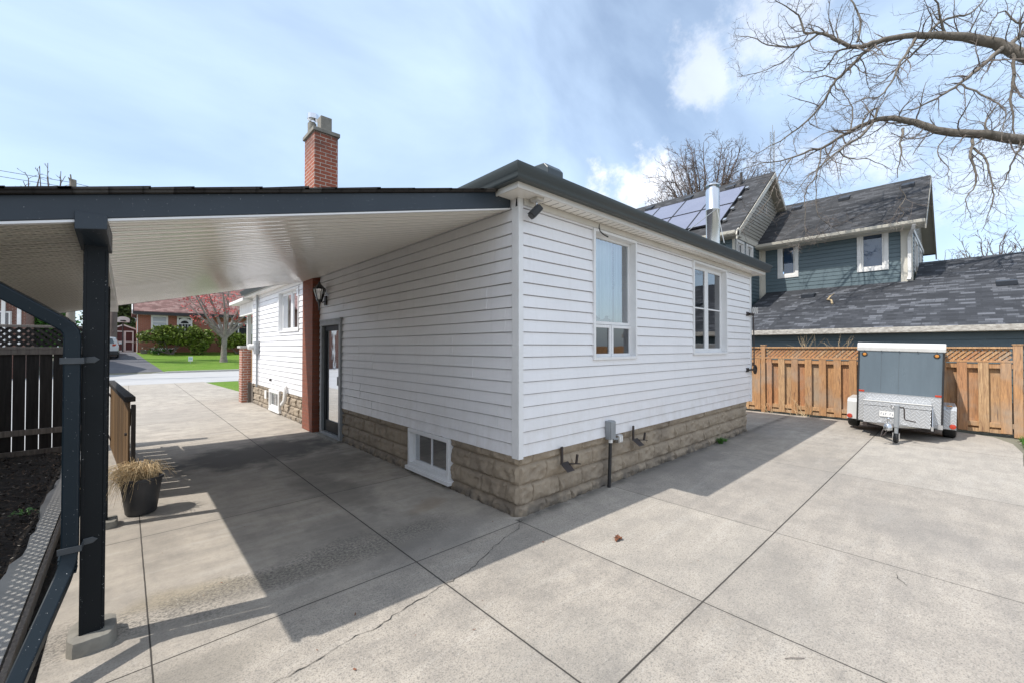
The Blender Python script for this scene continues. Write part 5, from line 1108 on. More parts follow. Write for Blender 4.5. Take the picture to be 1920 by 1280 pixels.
# ------------------------------------------------------------------ bare trees
def spread(m, P, rad, rr, level, maxlev, dens, lenf, droop=0.0, minr=.0035, sides=(8, 6, 4, 3, 3), curl=.35, ang=.9):
    """tube along P (points with radii) and side branches grown from it"""
    n = sides[min(level, len(sides) - 1)]; m.tube(P, rad, n, cap=False)
    if level >= maxlev: return
    L = sum((P[i + 1] - P[i]).length for i in range(len(P) - 1)); cnt = max(1, int(L * dens[min(level, len(dens) - 1)] + rr.random()))
    for k_ in range(cnt):
        t = (.12 + .88 * (k_ + rr.random()) / cnt) * (len(P) - 1); i = min(int(t), len(P) - 2); f = t - i
        p = P[i].lerp(P[i + 1], f); r = rad[i] * (1 - f) + rad[i + 1] * f; d = (P[i + 1] - P[i]).normalized()
        side = d.orthogonal().normalized(); side2 = d.cross(side); a = rr.uniform(0, 6.283); o = side * math.cos(a) + side2 * math.sin(a)
        an = ang * rr.uniform(.6, 1.25); dd = (d * math.cos(an) + o * math.sin(an) + V((0, 0, -droop))).normalized()
        cl_ = lenf[min(level, len(lenf) - 1)] * rr.uniform(.45, 1.25) * (1.15 - .45 * t / (len(P) - 1)); cr = max(minr, min(r * .62, r * .35 + cl_ * .006)); ns = 6 if level == 0 else (5 if level == 1 else 3)
        q_ = [p]; bendv = V((rr.gauss(0, 1), rr.gauss(0, 1), rr.gauss(.25, .8)))
        for s in range(ns):
            dd = (dd + bendv * curl / ns * .9 + V((rr.gauss(0, .17), rr.gauss(0, .17), rr.gauss(0, .17)))).normalized(); q_.append(q_[-1] + dd * cl_ / ns)
        spread(m, q_, [cr * (1 - .72 * s / ns) for s in range(ns + 1)], rr, level + 1, maxlev, dens, lenf, droop, minr, sides, curl, ang)
def smooth_path(P, sub=4):
    out = []; n = len(P)
    for i in range(n - 1):
        p0, p1, p2, p3 = P[max(i - 1, 0)], P[i], P[i + 1], P[min(i + 2, n - 1)]
        for s in range(sub):
            t = s / sub; out.append(.5 * ((2 * p1) + (p2 - p0) * t + (2 * p0 - 5 * p1 + 4 * p2 - p3) * t * t + (3 * p1 - p0 - 3 * p2 + p3) * t ** 3))
    out.append(P[-1]); return out
# main limbs of the walnut, in metres (x, y, z) with a radius at every joint
LIMBS = {
 'A': ([(16.5, -5.93, 8.11), (15.87, -5.08, 8.94), (15.17, -4.17, 9.65), (14.96, -3.83, 9.97), (14.7, -3.46, 10.24), (14.03, -2.7, 10.45), (13.34, -1.93, 10.5), (12.88, -1.37, 10.43), (12.55, -0.93, 10.33), (12.21, -0.48, 10.69), (12.03, -0.18, 10.91), (11.85, 0.13, 10.99), (11.74, 0.22, 11.44), (11.43, 0.38, 11.6), (11.04, 0.73, 11.89)], [0.23, 0.19, 0.165, 0.155, 0.14, 0.11, 0.085, 0.075, 0.065, 0.05, 0.042, 0.034, 0.026, 0.018, 0.01]),
 'A2': ([(12.88, -1.37, 10.43), (12.76, -1.12, 10.21), (12.54, -0.79, 9.81), (12.32, -0.45, 9.4), (12.39, -0.24, 9.05), (12.2, 0.07, 8.59), (11.86, 0.66, 8.06), (11.52, 1.11, 7.77), (11.27, 1.48, 7.47)], [0.06, 0.055, 0.048, 0.042, 0.036, 0.03, 0.02, 0.012, 0.006]),
 'A3': ([(12.03, -0.18, 10.91), (11.71, 0.25, 10.6), (11.26, 0.8, 10.67), (10.89, 1.28, 10.99), (10.6, 1.69, 11.09)], [0.035, 0.028, 0.02, 0.012, 0.006]),
 'A3b': ([(11.71, 0.25, 10.6), (11.64, 0.59, 10.32), (11.22, 1.12, 10.02), (10.9, 1.68, 10.0)], [0.02, 0.016, 0.012, 0.006]),
 'A4': ([(13.59, -2.16, 10.53), (13.18, -2.06, 10.09), (12.7, -1.88, 9.51), (12.4, -1.74, 9.0), (12.16, -1.52, 8.51), (11.76, -1.15, 8.4), (11.4, -0.68, 8.13)], [0.045, 0.04, 0.034, 0.028, 0.022, 0.014, 0.006]),
 'A4b': ([(13.65, -2.36, 10.39), (14.19, -2.04, 10.36), (14.29, -1.72, 10.21), (14.25, -1.41, 9.91), (14.14, -1.04, 9.78)], [0.035, 0.03, 0.022, 0.015, 0.007]),
 'A5': ([(14.96, -3.83, 10.05), (14.56, -3.6, 9.67), (14.08, -3.29, 9.22), (13.57, -2.96, 8.77), (13.21, -2.63, 8.45), (12.73, -2.19, 8.12), (12.38, -1.86, 8.01)], [0.065, 0.058, 0.048, 0.038, 0.03, 0.02, 0.008]),
 'A5b': ([(13.57, -2.96, 8.77), (13.59, -3.25, 8.43), (13.66, -3.59, 8.05), (13.7, -3.76, 7.73), (13.46, -3.68, 7.16)], [0.028, 0.024, 0.02, 0.015, 0.007]),
 'A6': ([(14.03, -2.7, 10.45), (13.79, -2.61, 10.88), (13.58, -2.56, 11.2), (13.28, -2.42, 11.56)], [0.04, 0.032, 0.024, 0.015]),
 'A7': ([(13.61, -2.32, 10.39), (14.11, -2.5, 10.89), (14.51, -2.74, 11.17), (15.13, -3.17, 11.4), (15.58, -3.46, 11.89), (15.67, -3.54, 12.37)], [0.045, 0.04, 0.034, 0.026, 0.018, 0.01]),
 'A8': ([(15.04, -3.91, 10.02), (15.4, -4.11, 10.38), (15.85, -4.39, 10.74), (16.48, -4.83, 11.45)], [0.06, 0.06, 0.055, 0.05]),
 'A9': ([(14.96, -3.97, 9.73), (14.82, -3.97, 9.05), (14.57, -3.89, 8.34), (14.63, -3.93, 7.58), (14.7, -4.0, 7.15)], [0.045, 0.038, 0.03, 0.02, 0.008]),
 'A10': ([(17.1, -4.86, 12.25), (16.43, -4.51, 11.61), (15.92, -4.18, 10.95), (15.7, -3.84, 11.38), (15.49, -3.64, 11.14), (15.31, -3.48, 10.68)], [0.05, 0.04, 0.03, 0.02, 0.014, 0.006]),
 'A11': ([(12.6, -0.7, 12.25), (12.64, -0.88, 11.69), (12.77, -0.99, 11.28), (12.59, -0.97, 10.5)], [0.014, 0.022, 0.028, 0.034]),
 'A12': ([(12.55, -0.93, 10.33), (12.54, -0.51, 10.42), (12.52, -0.22, 10.08), (12.41, 0.15, 10.09), (12.24, 0.58, 10.41)], [0.035, 0.028, 0.02, 0.013, 0.006]),
 'B': ([(15.77, -5.81, 6.55), (15.18, -4.99, 6.95), (14.52, -4.1, 7.18), (13.72, -3.24, 7.34), (13.08, -2.51, 7.53), (12.83, -2.14, 7.77), (12.5, -1.56, 7.99), (12.22, -1.17, 7.9), (12.06, -0.75, 7.72), (11.89, -0.32, 7.45), (11.67, 0.02, 7.38), (11.39, 0.55, 7.21), (10.98, 1.06, 7.13), (10.62, 1.66, 6.98)], [0.21, 0.175, 0.14, 0.115, 0.1, 0.09, 0.072, 0.06, 0.048, 0.04, 0.032, 0.022, 0.013, 0.006]),
 'B2': ([(12.25, -1.34, 7.9), (11.75, -1.14, 7.41), (11.18, -0.75, 6.98), (10.82, -0.42, 6.55), (10.58, -0.2, 6.28), (10.38, 0.12, 5.78)], [0.042, 0.036, 0.028, 0.02, 0.014, 0.006]),
 'B2b': ([(11.18, -0.75, 6.98), (11.34, -0.9, 6.77), (11.64, -1.32, 6.67), (12.07, -1.71, 6.4)], [0.02, 0.018, 0.012, 0.006]),
 'B2c': ([(12.3, -1.37, 7.96), (12.32, -1.4, 8.27), (12.18, -1.26, 8.18), (11.92, -1.17, 7.9), (11.88, -1.13, 7.68)], [0.035, 0.03, 0.025, 0.02, 0.012]),
 'B3': ([(11.4, 0.4, 7.19), (10.91, 0.58, 6.61), (10.53, 0.66, 6.07), (10.07, 0.96, 5.3), (9.59, 1.26, 4.94)], [0.02, 0.016, 0.013, 0.009, 0.004]),
 'B4': ([(11.81, -0.24, 7.42), (11.45, -0.19, 6.53), (11.1, 0.0, 6.09), (10.98, -0.02, 5.33), (10.97, -0.02, 4.77), (10.77, 0.17, 4.49)], [0.022, 0.018, 0.014, 0.01, 0.007, 0.004]),
 'B5': ([(11.45, -0.19, 6.53), (11.2, -0.23, 5.5), (11.26, -0.42, 5.13), (11.44, -0.59, 4.97)], [0.014, 0.01, 0.007, 0.004]),
 'B6': ([(12.59, -1.92, 7.63), (12.27, -1.9, 7.21), (12.11, -1.89, 6.68), (12.05, -1.83, 6.15)], [0.035, 0.028, 0.018, 0.007]),
 'B7': ([(13.68, -3.2, 7.31), (13.32, -3.14, 6.68), (13.26, -3.22, 6.27), (13.24, -3.2, 5.86), (13.07, -3.04, 5.49), (13.18, -3.14, 5.08)], [0.04, 0.034, 0.026, 0.02, 0.012, 0.005]),
 'B7b': ([(13.53, -3.2, 6.94), (13.46, -3.4, 6.53), (13.41, -3.5, 5.97), (13.45, -3.53, 5.46), (13.33, -3.42, 5.05), (13.21, -3.31, 4.64)], [0.03, 0.026, 0.02, 0.015, 0.01, 0.005]),
 'B8': ([(13.96, -3.59, 7.21), (14.22, -3.43, 7.63), (14.5, -3.55, 8.13), (14.94, -3.82, 8.63)], [0.035, 0.028, 0.02, 0.008]),
 'B9': ([(13.36, -2.76, 7.44), (12.83, -2.55, 6.84), (12.91, -2.76, 6.32), (12.68, -2.55, 6.05)], [0.018, 0.014, 0.01, 0.004]),
 'B10': ([(14.54, -4.13, 7.16), (14.3, -3.91, 6.62), (14.45, -3.77, 6.17), (14.29, -3.62, 5.74)], [0.03, 0.022, 0.014, 0.006]),
 'S1': ([(12.09, -1.86, 5.88), (12.22, -1.98, 5.64), (11.96, -1.89, 5.37), (12.02, -1.94, 5.16), (11.87, -1.79, 4.95)], [0.012, 0.01, 0.008, 0.006, 0.003]),
 'B11': ([(12.15, -0.83, 7.72), (12.49, -0.87, 8.46), (12.58, -0.68, 9.05), (12.53, -0.51, 9.47)], [0.022, 0.018, 0.013, 0.006]),
}
wt_ = thing('walnut_tree', 'large leafless tree whose limbs reach in from the right', 'tree', (15.6, -6.9, 0)); rr = random.Random(100)
jA, jB = V(LIMBS['A'][0][0]), V(LIMBS['B'][0][0])
tk = MB(); tp = [V((15.6, -6.9, -.05)), V((15.55, -6.9, .6)), V((15.5, -6.85, 2.2)), V((15.35, -6.75, 3.8)), V((15.3, -6.75, 5.6)), V((15.5, -6.9, 8)), V((15.9, -7.2, 11))]
tk.tube(tp, [.62, .45, .40, .37, .33, .25, .12], 14).tube([tp[3], tp[3].lerp(jB, .5) + V((0, 0, .2)), jB], [.28, .24, LIMBS['B'][1][0]], 10).tube([tp[4], tp[4].lerp(jA, .5) + V((0, 0, .25)), jA], [.28, .25, LIMBS['A'][1][0]], 10)
tk.build('trunk', 'bark', wt_, smooth=True)
thick, thin = MB(), MB()
for nm, (pts, rad) in LIMBS.items():
    P = [V(p) for p in pts]; sub = 4; S = smooth_path(P, sub); rs = []
    for i in range(len(S)): t = i / sub; a = min(int(t), len(rad) - 2); rs.append(.9 * (rad[a] + (rad[a + 1] - rad[a]) * (t - a)))
    S = [p + V((rr.gauss(0, .012), rr.gauss(0, .012), rr.gauss(0, .012))) for p in S]
    thick.tube(S, rs, 10, cap=False)
    # side shoots along the limb
    L = sum((S[i + 1] - S[i]).length for i in range(len(S) - 1)); big = rad[0] > .1
    cnt = int(L * (4.4 if big else 6.2))
    for k_ in range(cnt):
        t = (.10 + .9 * (k_ + rr.random()) / cnt) * (len(S) - 1); i = min(int(t), len(S) - 2); p = S[i].lerp(S[i + 1], t - i); r = rs[i]; d = (S[i + 1] - S[i]).normalized()
        a = rr.uniform(0, 6.283); s1 = d.orthogonal().normalized(); o = s1 * math.cos(a) + d.cross(s1) * math.sin(a); an = rr.uniform(.5, 1.15)
        dd = (d * math.cos(an) + o * math.sin(an) + V((0, 0, rr.choice((-.35, -.2, .1))))).normalized(); cl_ = rr.uniform(.35, 1.25) * (1.0 if not big else 1.1) * (.6 + .4 * min(1, r / .04)); ns = 6; q_ = [p]; bv = V((rr.gauss(0, .6), rr.gauss(0, .6), rr.gauss(.25, .7)))
        for s in range(ns): dd = (dd + bv * .07 + V((rr.gauss(0, .20), rr.gauss(0, .20), rr.gauss(0, .20)))).normalized(); q_.append(q_[-1] + dd * cl_ / ns)
        cr = max(.006, min(.022, r * .5)); spread(thin, q_, [cr * (1 - .68 * s / ns) for s in range(ns + 1)], rr, 1, 3, (0, 6.2, 5.5), (0, .42, .19), .05, .0042, (8, 4, 3, 3), .5, .85)
thick.build('limbs', 'bark', wt_, smooth=True); thin.build('twigs', 'twig', wt_)

# ------------------------------------------------------------------ other trees
def bare_tree(name, label, base, top, rx, seed, nlimb=16, minr=.016, dens=(1.3, 1.6, 2.2), low=.45, mat='fartwig', lean=0):
    """trunk that forks into limbs reaching for a rounded crown"""
    t = thing(name, label, 'tree', base); b = V(base); rr = random.Random(seed); H = top - base[2]; rz = H * (1 - low) / 2; cen = b + V((0, lean, H - rz)); fork = b + V((0, lean * .3, H * low * .8)); r = H * .016
    MB().tube([b, b.lerp(fork, .5) + V((rr.gauss(0, .08), rr.gauss(0, .08), 0)), fork], [r * 1.3, r, r * .85], 10).build('trunk', mat, t, smooth=True); m = MB()
    for k_ in range(nlimb):
        z_ = -.35 + 1.3 * (k_ + rr.random()) / nlimb; z_ = min(z_, .98); a = k_ * 2.4 + rr.uniform(-.3, .3); h_ = math.sqrt(max(0, 1 - z_ * z_)); u = rr.uniform(.86, 1.0)
        e = cen + V((math.cos(a) * h_ * rx * u, math.sin(a) * h_ * rx * u, z_ * rz * u)); st = fork + V((0, 0, rr.uniform(-.04, .12) * H)); c = st.lerp(e, .45) + V((0, 0, rz * rr.uniform(.05, .30)))
        q_ = [st.lerp(c, i / 8).lerp(c.lerp(e, i / 8), i / 8) + V((rr.gauss(0, .06), rr.gauss(0, .06), rr.gauss(0, .06))) * (i > 0) for i in range(9)]
        spread(m, q_, [max(minr, r * .5 * (1 - .9 * i / 8)) for i in range(9)], rr, 0, 3, dens, (rx * .42, rx * .2, rx * .11), 0, minr, (6, 4, 3, 3), .30, .62)
    m.build('crown', mat, t); return t
bare_tree('bare_tree', 'rounded leafless tree rising behind the solar panelled roof', (30, 10.5, 0), 17.7, 4.3, 41, 46, .0135, (2.2, 3.0, 3.6), .50)
for p, h_, rx_, sd_, lab in (((41, -2.3, 0), 8.6, 1.6, 51, 'small leafless tree just right of the tall gable end'), ((40, -4.2, 0), 9.8, 2.0, 52, 'leafless tree above the garage ridge nearest the frame edge'), ((43, -6.9, 0), 10.2, 2.2, 53, 'leafless tree half cut off by the right frame edge')):
    bare_tree('bare_tree', lab, p, h_, rx_, sd_, 24, .016, (2.4, 3.0, 3.2), .5)
bare_tree('bare_tree', 'thin leafless treetop beside the utility pole above the carport', (-6.9, 40, 1), 14.6, 1.3, 61, 24, .019, (1.3, 1.6, 1.8), .6)
bare_tree('bare_tree', 'sparse leafless treetop right of the utility pole above the carport', (-3.6, 40.5, 1), 14.0, 1.1, 66, 15, .019, (1.0, 1.3, 1.4), .6)
# budding street tree on the far lawn
bt = thing('maple_tree', 'grey trunked maple with red spring buds on the far lawn', 'tree', (2.95, 37.5, .45)); rr = random.Random(77); b = V((2.95, 37.5, .45))
MB().tube([b, b + V((0, 0, .5)), b + V((.02, 0, 1.2)), b + V((.05, 0, 2.0))], [.30, .22, .19, .20], 12).build('trunk', 'greybark', bt, smooth=True)
cm2 = MB(); ends = []
for (a, el, L, z_) in ((2.9, 1.0, 3.6, 1.9), (2.6, .55, 5, 2.0), (3.4, .3, 5.0, 2.0), (.2, .35, 4.8, 2.0), (.0, .9, 4.2, 1.9), (1.5, .2, 5.4, 2.0), (-1.5, .45, 4.4, 2.0), (3.14, .75, 4.6, 1.8), (-.6, .6, 4.6, 1.9)):
    d = V((math.cos(a) * el, math.sin(a) * el * .6, .8)).normalized(); q_ = [b + V((.04, 0, z_))]
    for s in range(6): d = (d + V((rr.gauss(0, .10), rr.gauss(0, .10), .07))).normalized(); q_.append(q_[-1] + d * L / 6)
    spread(cm2, q_, [.13 * (1 - .8 * s / 6) for s in range(7)], rr, 0, 2, (1.1, 1.3), (1.5, .6), 0, .012, (6, 4, 3), .3, .7); ends += q_[3:]
cm2.build('branches', 'greybark', bt, smooth=True)
bm_ = MB()
for p in ends:
    for _ in range(26):
        c = p + V((rr.gauss(0, .55), rr.gauss(0, .5), rr.gauss(.15, .4)))
        if rr.random() < .70: continue
        for _ in range(5):
            q_ = c + V((rr.gauss(0, .10), rr.gauss(0, .1), rr.gauss(0, .08))); u = V((rr.gauss(0, 1), rr.gauss(0, 1), rr.gauss(0, 1))).normalized() * .05; v_ = u.orthogonal().normalized() * .04; bm_.quad(q_ - u - v_, q_ + u - v_, q_ + u + v_, q_ - u + v_)
bm_.build('buds', 'redbud', bt)
def leafy(m, c, rx, ry, rz, n, s, rr, bottom=-1):
    lobes = [(V((rr.gauss(0, .45), rr.gauss(0, .45), rr.gauss(0, .4))), rr.uniform(.3, .55)) for _ in range(16)]
    for _ in range(n):
        o, lr = rr.choice(lobes); d = V((rr.gauss(0, 1), rr.gauss(0, 1), rr.gauss(0, 1))).normalized() * lr * rr.uniform(.55, 1.08) + o
        if d.length > 1.05 or d.z < bottom: continue
        p = V(c) + V((d.x * rx, d.y * ry, d.z * rz)); u = V((rr.gauss(0, 1), rr.gauss(0, 1), rr.gauss(.3, .6))).normalized(); v_ = u.orthogonal().normalized()
        v_ = (v_ * math.cos(rr.uniform(0, 6)) + u.cross(v_) * math.sin(rr.uniform(0, 6))).normalized(); k_ = s * rr.uniform(.6, 1.4); m.add([p, p + u * k_ * .5 + v_ * k_ * .28, p + u * k_, p + u * k_ * .5 - v_ * k_ * .28], [(0, 1, 2, 3)])
def shrub(label, c, rx, ry, rz, n, s, seed, mat='yew', name='yew_shrub', stem=True, group=None):
    t = thing(name, label, 'shrub', (c[0], c[1], prof(c[1])), group=group); rr = random.Random(seed); m = MB(); leafy(m, c, rx, ry, rz, n, s, rr); m.build('foliage', mat, t)
    st = MB(); g0 = V((c[0], c[1], prof(c[1])))
    for k_ in range(5): st.tube([g0 + V((rr.gauss(0, .1), rr.gauss(0, .1), 0)), g0 + V((rr.gauss(0, rx * .35), rr.gauss(0, .2), (c[2] - g0.z) * .7)), V(c) + V((rr.gauss(0, rx * .5), rr.gauss(0, ry * .3), 0))], [.06, .045, .02], 6)
    st.build('stems', 'twig', t); return t
shrub('wide spreading yew shrub under the brick house window', (.0, 43.4, 2.45), 2.1, 1.0, .95, 9000, .22, 5)
shrub('taller pointed yew shrub next to the arched window', (2.0, 43.2, 2.3), 1.0, .9, 1.45, 6500, .20, 6)
shrub('rounded yew shrub behind the maple trunk', (4.9, 43.4, 2.25), 1.7, .9, 1.0, 7000, .22, 7)
ev = thing('evergreen_tree', 'dense green evergreen rising behind the maroon shed', 'tree', (-3.2, 58, prof(58))); rr = random.Random(15)
MB().tube([(-3.2, 58, prof(58)), (-3.2, 58, 8)], [.3, .15], 10).build('trunk', 'bark', ev); m = MB()
for k_ in range(9): leafy(m, (-3.2 + rr.gauss(0, 1.6), 58 + rr.gauss(0, .8), 2.6 + k_ * .75), 2.2, 1.8, 1.5, 2600, .30, rr)
m.build('foliage', 'cedarleaf', ev)
ev2 = thing('evergreen_tree', 'bright green bush seen past the utility pole beyond the old fence', 'tree', (-6.6, 36, 0)); m = MB(); MB().tube([(-6.6, 36, 0), (-6.6, 36, 3)], [.15, .06], 8).build('trunk', 'bark', ev2)
leafy(m, (-6.3, 36, 3.0), 1.6, 1.2, 2.0, 6000, .22, random.Random(18)); m.build('foliage', 'weed', ev2)
# ------------------------------------------------------------------ across the street
oh = thing('brick_house', 'red brick house with reddish roof across the street', 'house', (4, 46, 1.2)); YO = 45.0; ZG = prof(45)
FO = Fr((0, YO, 0), (1, 0, 0), (0, -1, 0))
ow = ((-1.25, -.10, 2.9, 4.42), (.52, 1.62, 2.9, 4.40), (3.55, 3.95, 3.3, 3.8), (4.4, 7.2, 2.6, 4.0)); m = MB()
MB().box(-2.10, 12, YO, 53, ZG - .3, 4.62).build('wall', 'farbrick', oh)
for i, wv in enumerate(ow):
    w = ring(MB(), FO, *wv, .13, .0, .06).build('window', 'whitepaint', oh)
    pn = MB().fbox(FO, wv[0] + .13, wv[1] - .13, .004, .012, wv[2] + .13, wv[3] - .13).build('pane', 'darkroom' if i else 'blind', w)
    s_m = MB()
    if i == 0: [s_m.fbox(FO, wv[0] + .13, wv[1] - .13, .012, .05, z_ - .04, z_ + .04) for z_ in (3.55, 3.85)]
    elif i == 1:
        for k_ in range(9): a0, a1 = math.pi * k_ / 9, math.pi * (k_ + 1) / 9; c = FO.p(1.07, .03, 3.75); s_m.prism([c + V((math.cos(a0) * .30, 0, math.sin(a0) * .30)), c + V((math.cos(a1) * .30, 0, math.sin(a1) * .30)), c + V((math.cos(a1) * .55, 0, math.sin(a1) * .52)), c + V((math.cos(a0) * .55, 0, math.sin(a0) * .52))], (0, .02, 0))
        s_m.fbox(FO, .65, 1.5, .012, .04, 3.72, 3.78); [s_m.fbox(FO, .65 + k_ * .21, .69 + k_ * .21, .012, .04, 2.95, 3.72) for k_ in range(1, 4)]
    elif i == 3: [s_m.fbox(FO, x_ - .05, x_ + .05, .012, .05, 2.7, 3.9) for x_ in (5.2, 6.3)]
    if s_m.v: s_m.build('sash', 'whitepaint', w)
orf = MB().prism([(-2.45, YO - .55, 4.60), (-2.45, YO - .55, 4.72), (-2.45, 49.2, 7.9), (-2.45, 53.6, 4.72), (-2.45, 53.6, 4.6)], (14.8, 0, 0)); orf.build('roof', 'farshingle', oh)
MB().box(-2.4, 12.3, YO - .62, YO - .56, 4.42, 4.66).build('gutter', 'black', oh); MB().box(-2.4, 12.3, YO - .55, YO, 4.44, 4.47).prism([(-2.50, YO - .6, 4.45), (-2.50, YO - .6, 4.80), (-2.50, 49.2, 8.0), (-2.50, 49.2, 7.7)], (.06, 0, 0)).build('fascia', 'whitepaint', oh)
MB().box(-2.16, -2.10, YO - .03, YO + .05, ZG, 4.45).build('downspout', 'whitepaint', oh)
sh = thing('garden_shed', 'maroon barn shaped garden shed with white trimmed doors', 'shed', (-3, 52, prof(52))); ZS_ = prof(52); c0 = -3.02
MB().prism([(c0 - 1.15, 52, ZS_), (c0 + 1.15, 52, ZS_), (c0 + 1.15, 52, 2.75), (c0 + .85, 52, 3.35), (c0, 52, 3.72), (c0 - .85, 52, 3.35), (c0 - 1.15, 52, 2.75)], (0, 2.4, 0)).build('wall', pm('maroon_paint', (.105, .032, .030), (.08, .026, .025), 3, .7), sh)
tm = MB(); pr_ = [(c0 + 1.24, 2.62), (c0 + .92, 3.38), (c0, 3.80), (c0 - .92, 3.38), (c0 - 1.24, 2.62)]
for p, q_ in zip(pr_, pr_[1:]): tm.beam((p[0], 51.95, p[1]), (q_[0], 51.95, q_[1]), .12, .12)
tm.build('trim', 'whitepaint', sh)
for p, q_ in zip(pr_, pr_[1:]): pass
MB().prism([(p[0], 51.9, p[1] + .06) for p in pr_] + [(p[0], 51.9, p[1]) for p in reversed(pr_)], (0, 2.6, 0)).build('roof', 'garshingle', sh)
for s in (0, 1):
    x0_ = c0 - .60 + s * .68; dd_ = ring(MB(), Fr((0, 51.99, 0), (1, 0, 0), (0, -1, 0)), x0_, x0_ + .66, ZS_ + .05, 3.22, .10, .0, .05); dd_.box(x0_ + .1, x0_ + .56, 51.95, 51.99, 2.15, 2.24); dd_.build('door', 'whitepaint', sh)
bh = thing('basketball_hoop', 'white basketball backboard on a dark pole before the shed', 'basketball hoop', (-3.05, 51, prof(51)))
MB().tube([(-3.05, 51.3, prof(51)), (-3.05, 51.3, 4.0)], .06, 8).build('pole', 'black', bh)
bp = [(math.cos(t) * .50, math.sin(t) * .32) for t in [math.pi * k_ / 10 for k_ in range(11)]] + [(-.46, -.22), (.46, -.22)]
MB().prism([(-3.05 + x_, 51.0, 4.22 + z_) for x_, z_ in bp], (0, .05, 0)).build('backboard', 'whitepaint', bh)
MB().tube([V((-3.05 + math.cos(t) * .23, 50.72 + math.sin(t) * .23, 4.08)) for t in [k_ * .524 for k_ in range(13)]], .02, 5, False).box(-3.25, -2.85, 50.985, 50.995, 4.12, 4.2).build('rim', 'black', bh)
fb_ = MB(); rr = random.Random(3)
tag(MB().box(-1.52 - .4, -1.1 - .4, 44.0, 44.5, ZG - .08, ZG + .22).box(-1.60 - .4, -1.02 - .4, 43.95, 44.55, ZG + .20, ZG + .26).build('stone_planter', 'greywood'), 'low grey stone planter at the corner of the brick house', 'planter')
m = MB(); leafy(m, (-.6, 43.9, ZG + .15), .9, .4, .28, 1500, .14, rr); fp_ = thing('flowering_plant', 'low plants with white flowers at the brick house corner', 'plant', (-.6, 43.9, ZG - .1)); m.build('foliage', 'weed', fp_); m = MB()
for _ in range(90): p = V((-.6 + rr.gauss(0, .45), 43.75 + rr.gauss(0, .1), ZG + .25 + rr.gauss(0, .1))); m.quad(p + V((-.03, 0, -.03)), p + V((.03, 0, -.03)), p + V((.03, 0, .03)), p + V((-.03, 0, .03)))
m.build('flowers', 'petal', fp_)['kind'] = 'stuff'
sg = thing('lawn_sign', 'tiny pale blue and white sign staked in the far lawn', 'sign', (.78, 37, prof(37)))
MB().box(.64, .92, 36.99, 37.01, prof(37) + .18, prof(37) + .55).build('sign_board', 'whitepaint', sg); MB().box(.67, .89, 36.985, 36.99, prof(37) + .30, prof(37) + .47).build('sign_print', pm('pale_blue_print', (.35, .50, .60), (.5, .6, .66), 12, .6), sg); MB().box(.76, .79, 37.0, 37.01, prof(37) - .05, prof(37) + .2).build('stake', 'greymetal', sg)
# silver SUV, tail towards us (local x = across, y = forward)
cz = prof(41.5) + .012; car = thing('parked_car', 'silver sport utility car parked nose-in on the asphalt drive', 'car', (-4.18, 40.2, cz)); 
def section(y, hw, zs): return [(hw * k_, y, z) for k_, z in zs]
sil = [(-.0, .94, .42, 1.02, .78, 1.50), (.25, .95, .30, 1.05, .80, 1.62), (1.0, .95, .25, 1.05, .80, 1.68), (2.2, .95, .25, 1.02, .78, 1.66), (2.9, .94, .25, 1.0, .70, 1.30), (3.2, .94, .25, 1.0, .75, 1.03), (4.2, .92, .28, .92, .70, .95), (4.5, .80, .35, .75, .60, .80)]
m = MB(); rings = []
for (y, hw, zb_, zw, hr, zr_) in sil: rings.append([(-hw * .9, y, zb_), (hw * .9, y, zb_), (hw, y, zb_ + .15), (hw, y, zw - .12), (hw * .96, y, zw), (hr, y, zr_ - .06), (hr * .85, y, zr_), (-hr * .85, y, zr_), (-hr, y, zr_ - .06), (-hw * .96, y, zw), (-hw, y, zw - .12), (-hw, y, zb_ + .15)])
n = 12
for r_ in rings: m.v += [V(p) for p in r_]
for i in range(len(rings) - 1):
    for k_ in range(n): m.f.append((i * n + k_, i * n + (k_ + 1) % n, (i + 1) * n + (k_ + 1) % n, (i + 1) * n + k_))
m.f.append(tuple(reversed(range(n)))); m.f.append(tuple((len(rings) - 1) * n + k_ for k_ in range(n)))
m.build('body', 'carpaint', car, local=True, smooth=True, bevel=.03)
MB().prism([(-.70, -.03, 1.06), (.70, -.03, 1.06), (.60, .0, 1.44), (-.60, .0, 1.44)], (0, .04, 0)).build('rear_window', 'skyglass' if False else pm('car_glass', (.05, .08, .10), (.04, .06, .08), 3, .08, coat=.5), car, local=True)
for s in (-1, 1):
    MB().hexa([V((s * .60, -.05, .88)), V((s * .94, .06, .88)), V((s * .95, .30, .92)), V((s * .62, .10, .90)), V((s * .60, -.05, 1.02)), V((s * .94, .03, 1.04)), V((s * .95, .30, 1.04)), V((s * .62, .10, 1.03))]).build('tail_light', 'redlens', car, local=True)
    for y_ in (.85, 3.6): w = MB().lathe((s * .74, y_, .34), [(.20, 0), (.31, .01), (.34, .04), (.34, .18), (.31, .21), (.20, .22)], 24, (s, 0, 0)).build('wheel', 'rubber', car, local=True, smooth=True); MB().lathe((s * .75, y_, .34), [(0, .19), (.19, .195), (.20, .21)], 18, (s, 0, 0)).build('rim', 'alum', w, local=True)
    MB().box(s * 1.0 - .10, s * 1.0 + .10, 2.55, 2.68, 1.02, 1.18).build('wing_mirror', 'carpaint', car, local=True, bevel=.02)
MB().box(-.93, .93, -.10, .25, .22, .52).build('bumper', 'black', car, local=True, bevel=.04); MB().box(-.26, .26, -.112, -.10, .74, .86).build('number_plate', 'whitepaint', car, local=True)
